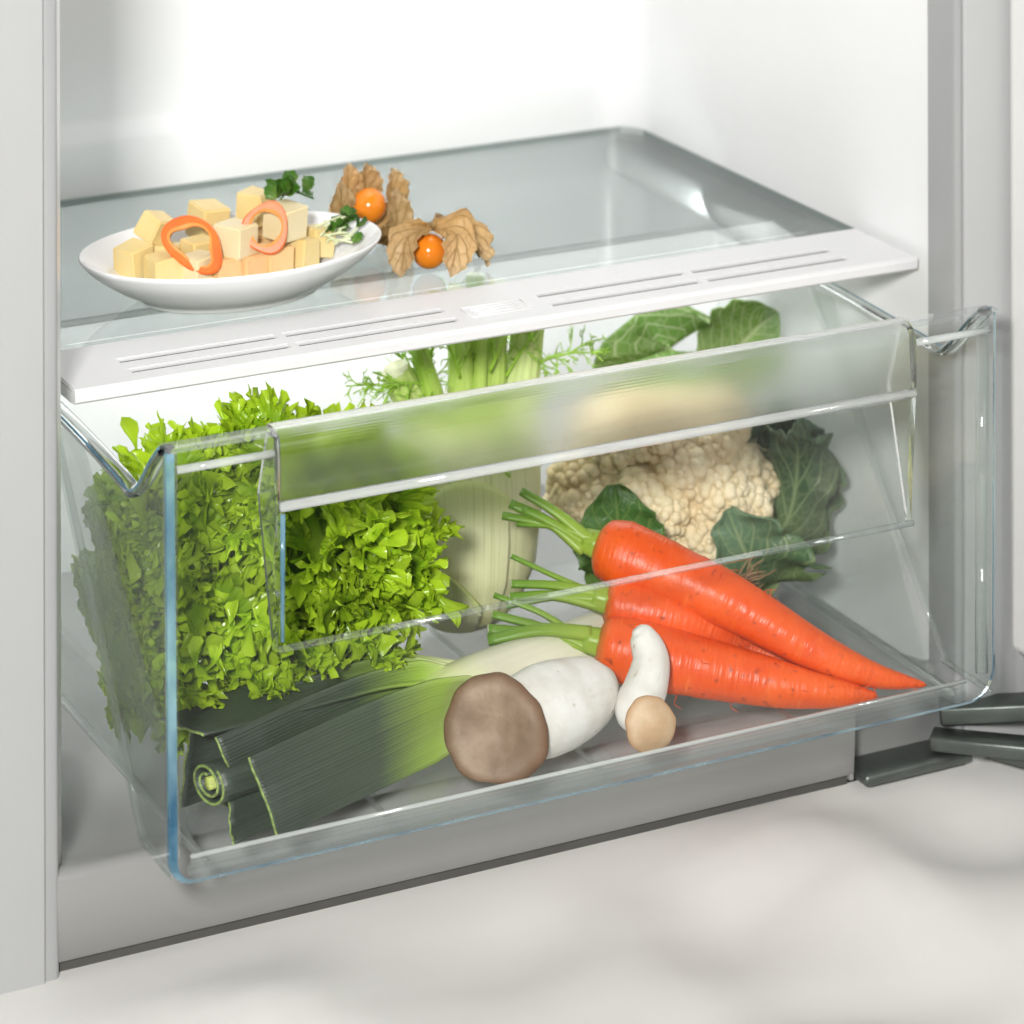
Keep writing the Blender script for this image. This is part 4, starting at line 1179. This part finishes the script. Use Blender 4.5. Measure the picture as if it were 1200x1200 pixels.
def small_leaf(c, d, n, L, w, mat, parent, seed, name='leaf'):
    d = unit(d); c = np.array(c)
    path = [c, c + d * L * 0.5 + unit(n) * L * 0.08, c + d * L]
    return blade(name, path, [0.0006, w * 0.8, w, w * 0.7, 0.0004], n, mat, parent, 0.2, w * 0.12, 2, seed, ns=12, nt=9, thick=0.0004, scallop=0.15)
pz = thing('parsley_sprig', 'dark green parsley sprig on top of the cheese', 'herb', (0.1570, 0.2310, 0.2420))
rr = np.random.default_rng(8)
V, F, U, c = tube(smooth_path([(0.1500, 0.226, 0.244), (0.158, 0.231, 0.2475), (0.170, 0.226, 0.243)], 12), [0.0007] * 12, 6)
obj('stem', V, F, 'herb_leaf', pz, True, None, U)
for k in range(16):
    t = rr.random()
    p = np.array([0.150 + 0.020 * t, 0.228 + rr.normal(0, 0.002), 0.2455 + 0.004 * math.sin(3 * t)])
    small_leaf(p, (rr.normal(0, 0.8), rr.normal(-0.2, 0.6), rr.uniform(0.1, 1)), (rr.normal(-0.3, 0.5), -0.7, 0.6), rr.uniform(0.007, 0.012), rr.uniform(0.003, 0.0052), 'herb_leaf', pz, 60 + k)
sp = thing('sprout_bunch', 'pale cress sprouts with small green leaves at the right end of plate', 'sprouts', (0.1780, 0.2150, 0.2180))
for k in range(22):
    a = np.array([0.166 + rr.uniform(0, 0.010), 0.2120 + rr.uniform(-0.006, 0.012), 0.2215 + rr.uniform(0, 0.008)])
    b = a + np.array([rr.uniform(0.004, 0.018), rr.uniform(-0.012, 0.012), rr.uniform(-0.001, 0.007)])
    b[2] = max(b[2], 0.2215)
    V, F, U, c = tube(smooth_path([a, (a + b) / 2 + rr.normal(0, 0.0012, 3), b], 8), [0.0006] * 8, 6)
    obj('stem', V, F, 'sprout_stem', sp, True)
    if k % 2 == 0:
        for q in (-1, 1):
            small_leaf(b, (rr.normal(0.3, 0.5), rr.normal(0, 0.5), rr.uniform(0, 0.7)), (rr.normal(-0.2, 0.4), -0.6, 0.7), rr.uniform(0.005, 0.009), rr.uniform(0.002, 0.0036), 'herb_leaf', sp, 90 + k * 2 + q)

def physalis(label, c, r_b, petals, seed):
    c = np.array(c)
    t = thing('physalis', label, 'physalis', (c[0], c[1], GZ), 'physalis fruits on the glass shelf')
    bm = bmesh.new(); bmesh.ops.create_uvsphere(bm, u_segments=32, v_segments=20, radius=r_b)
    bmesh.ops.translate(bm, verts=bm.verts[:], vec=c)
    bm_obj('berry', bm, 'berry_orange', t, True)
    rr = np.random.default_rng(seed)
    for k, (root, mid, tip, w, face) in enumerate(petals):
        P_ = [np.array(root) + c, np.array(mid) + c, (np.array(mid) * 0.35 + np.array(tip) * 0.65) * 1.03 + c, np.array(tip) + c]
        o = blade('husk', P_, [w * 0.30, w * 0.95, w, w * 0.62, w * 0.02], face, 'papery_husk', t, 0.45, w * 0.14, 4, seed * 10 + k, ns=26, nt=17, thick=0.00012, scallop=0.10)
        for v in o.data.vertices: v.co.z = max(v.co.z, 0.0004)
m1 = 0.001
physalis('physalis with orange berry showing, upright papery husk, behind the plate', (0.2185, 0.2600, 0.2245), 0.0096, [
    ((0.006, 0.008, -0.012), (-0.012, 0.006, -0.010), (-0.018, -0.002, 0.017), 0.0085, (-0.2, -0.9, 0.3)),
    ((0.000, 0.010, -0.014), (-0.006, 0.012, 0.004), (-0.009, 0.008, 0.023), 0.0075, (0, -0.95, 0.2)),
    ((0.002, 0.010, -0.014), (0.004, 0.013, 0.004), (0.003, 0.010, 0.021), 0.0085, (0, -0.95, 0.2)),
    ((0.004, 0.004, -0.016), (0.016, 0.006, -0.004), (0.015, 0.002, 0.019), 0.0095, (0.3, -0.9, 0.2)),
    ((0.004, -0.002, -0.021), (0.013, -0.008, -0.012), (0.012, -0.008, 0.010), 0.0085, (0.0, -0.95, 0.3)),
], 2)
physalis('physalis lying on its side, brown husk folded over the berry', (0.2270, 0.2000, 0.2135), 0.0094, [
    ((0.004, 0.004, 0.012), (-0.014, -0.002, 0.010), (-0.021, -0.008, -0.0095), 0.0085, (-0.5, -0.5, 0.7)),
    ((0.004, 0.006, 0.012), (-0.010, 0.010, 0.010), (-0.018, 0.012, -0.008), 0.0080, (-0.5, 0.3, 0.7)),
    ((0.004, 0.003, 0.012), (0.012, -0.010, 0.010), (0.004, -0.019, -0.0095), 0.0095, (0.0, -0.8, 0.6)),
    ((0.004, 0.003, 0.012), (0.022, -0.002, 0.009), (0.030, -0.012, -0.0090), 0.0100, (0.5, -0.6, 0.6)),
    ((0.004, 0.005, 0.012), (0.020, 0.010, 0.008), (0.033, 0.004, -0.0085), 0.0095, (0.6, 0.1, 0.7)),
], 3)
print('lettuce leaves', cnt)
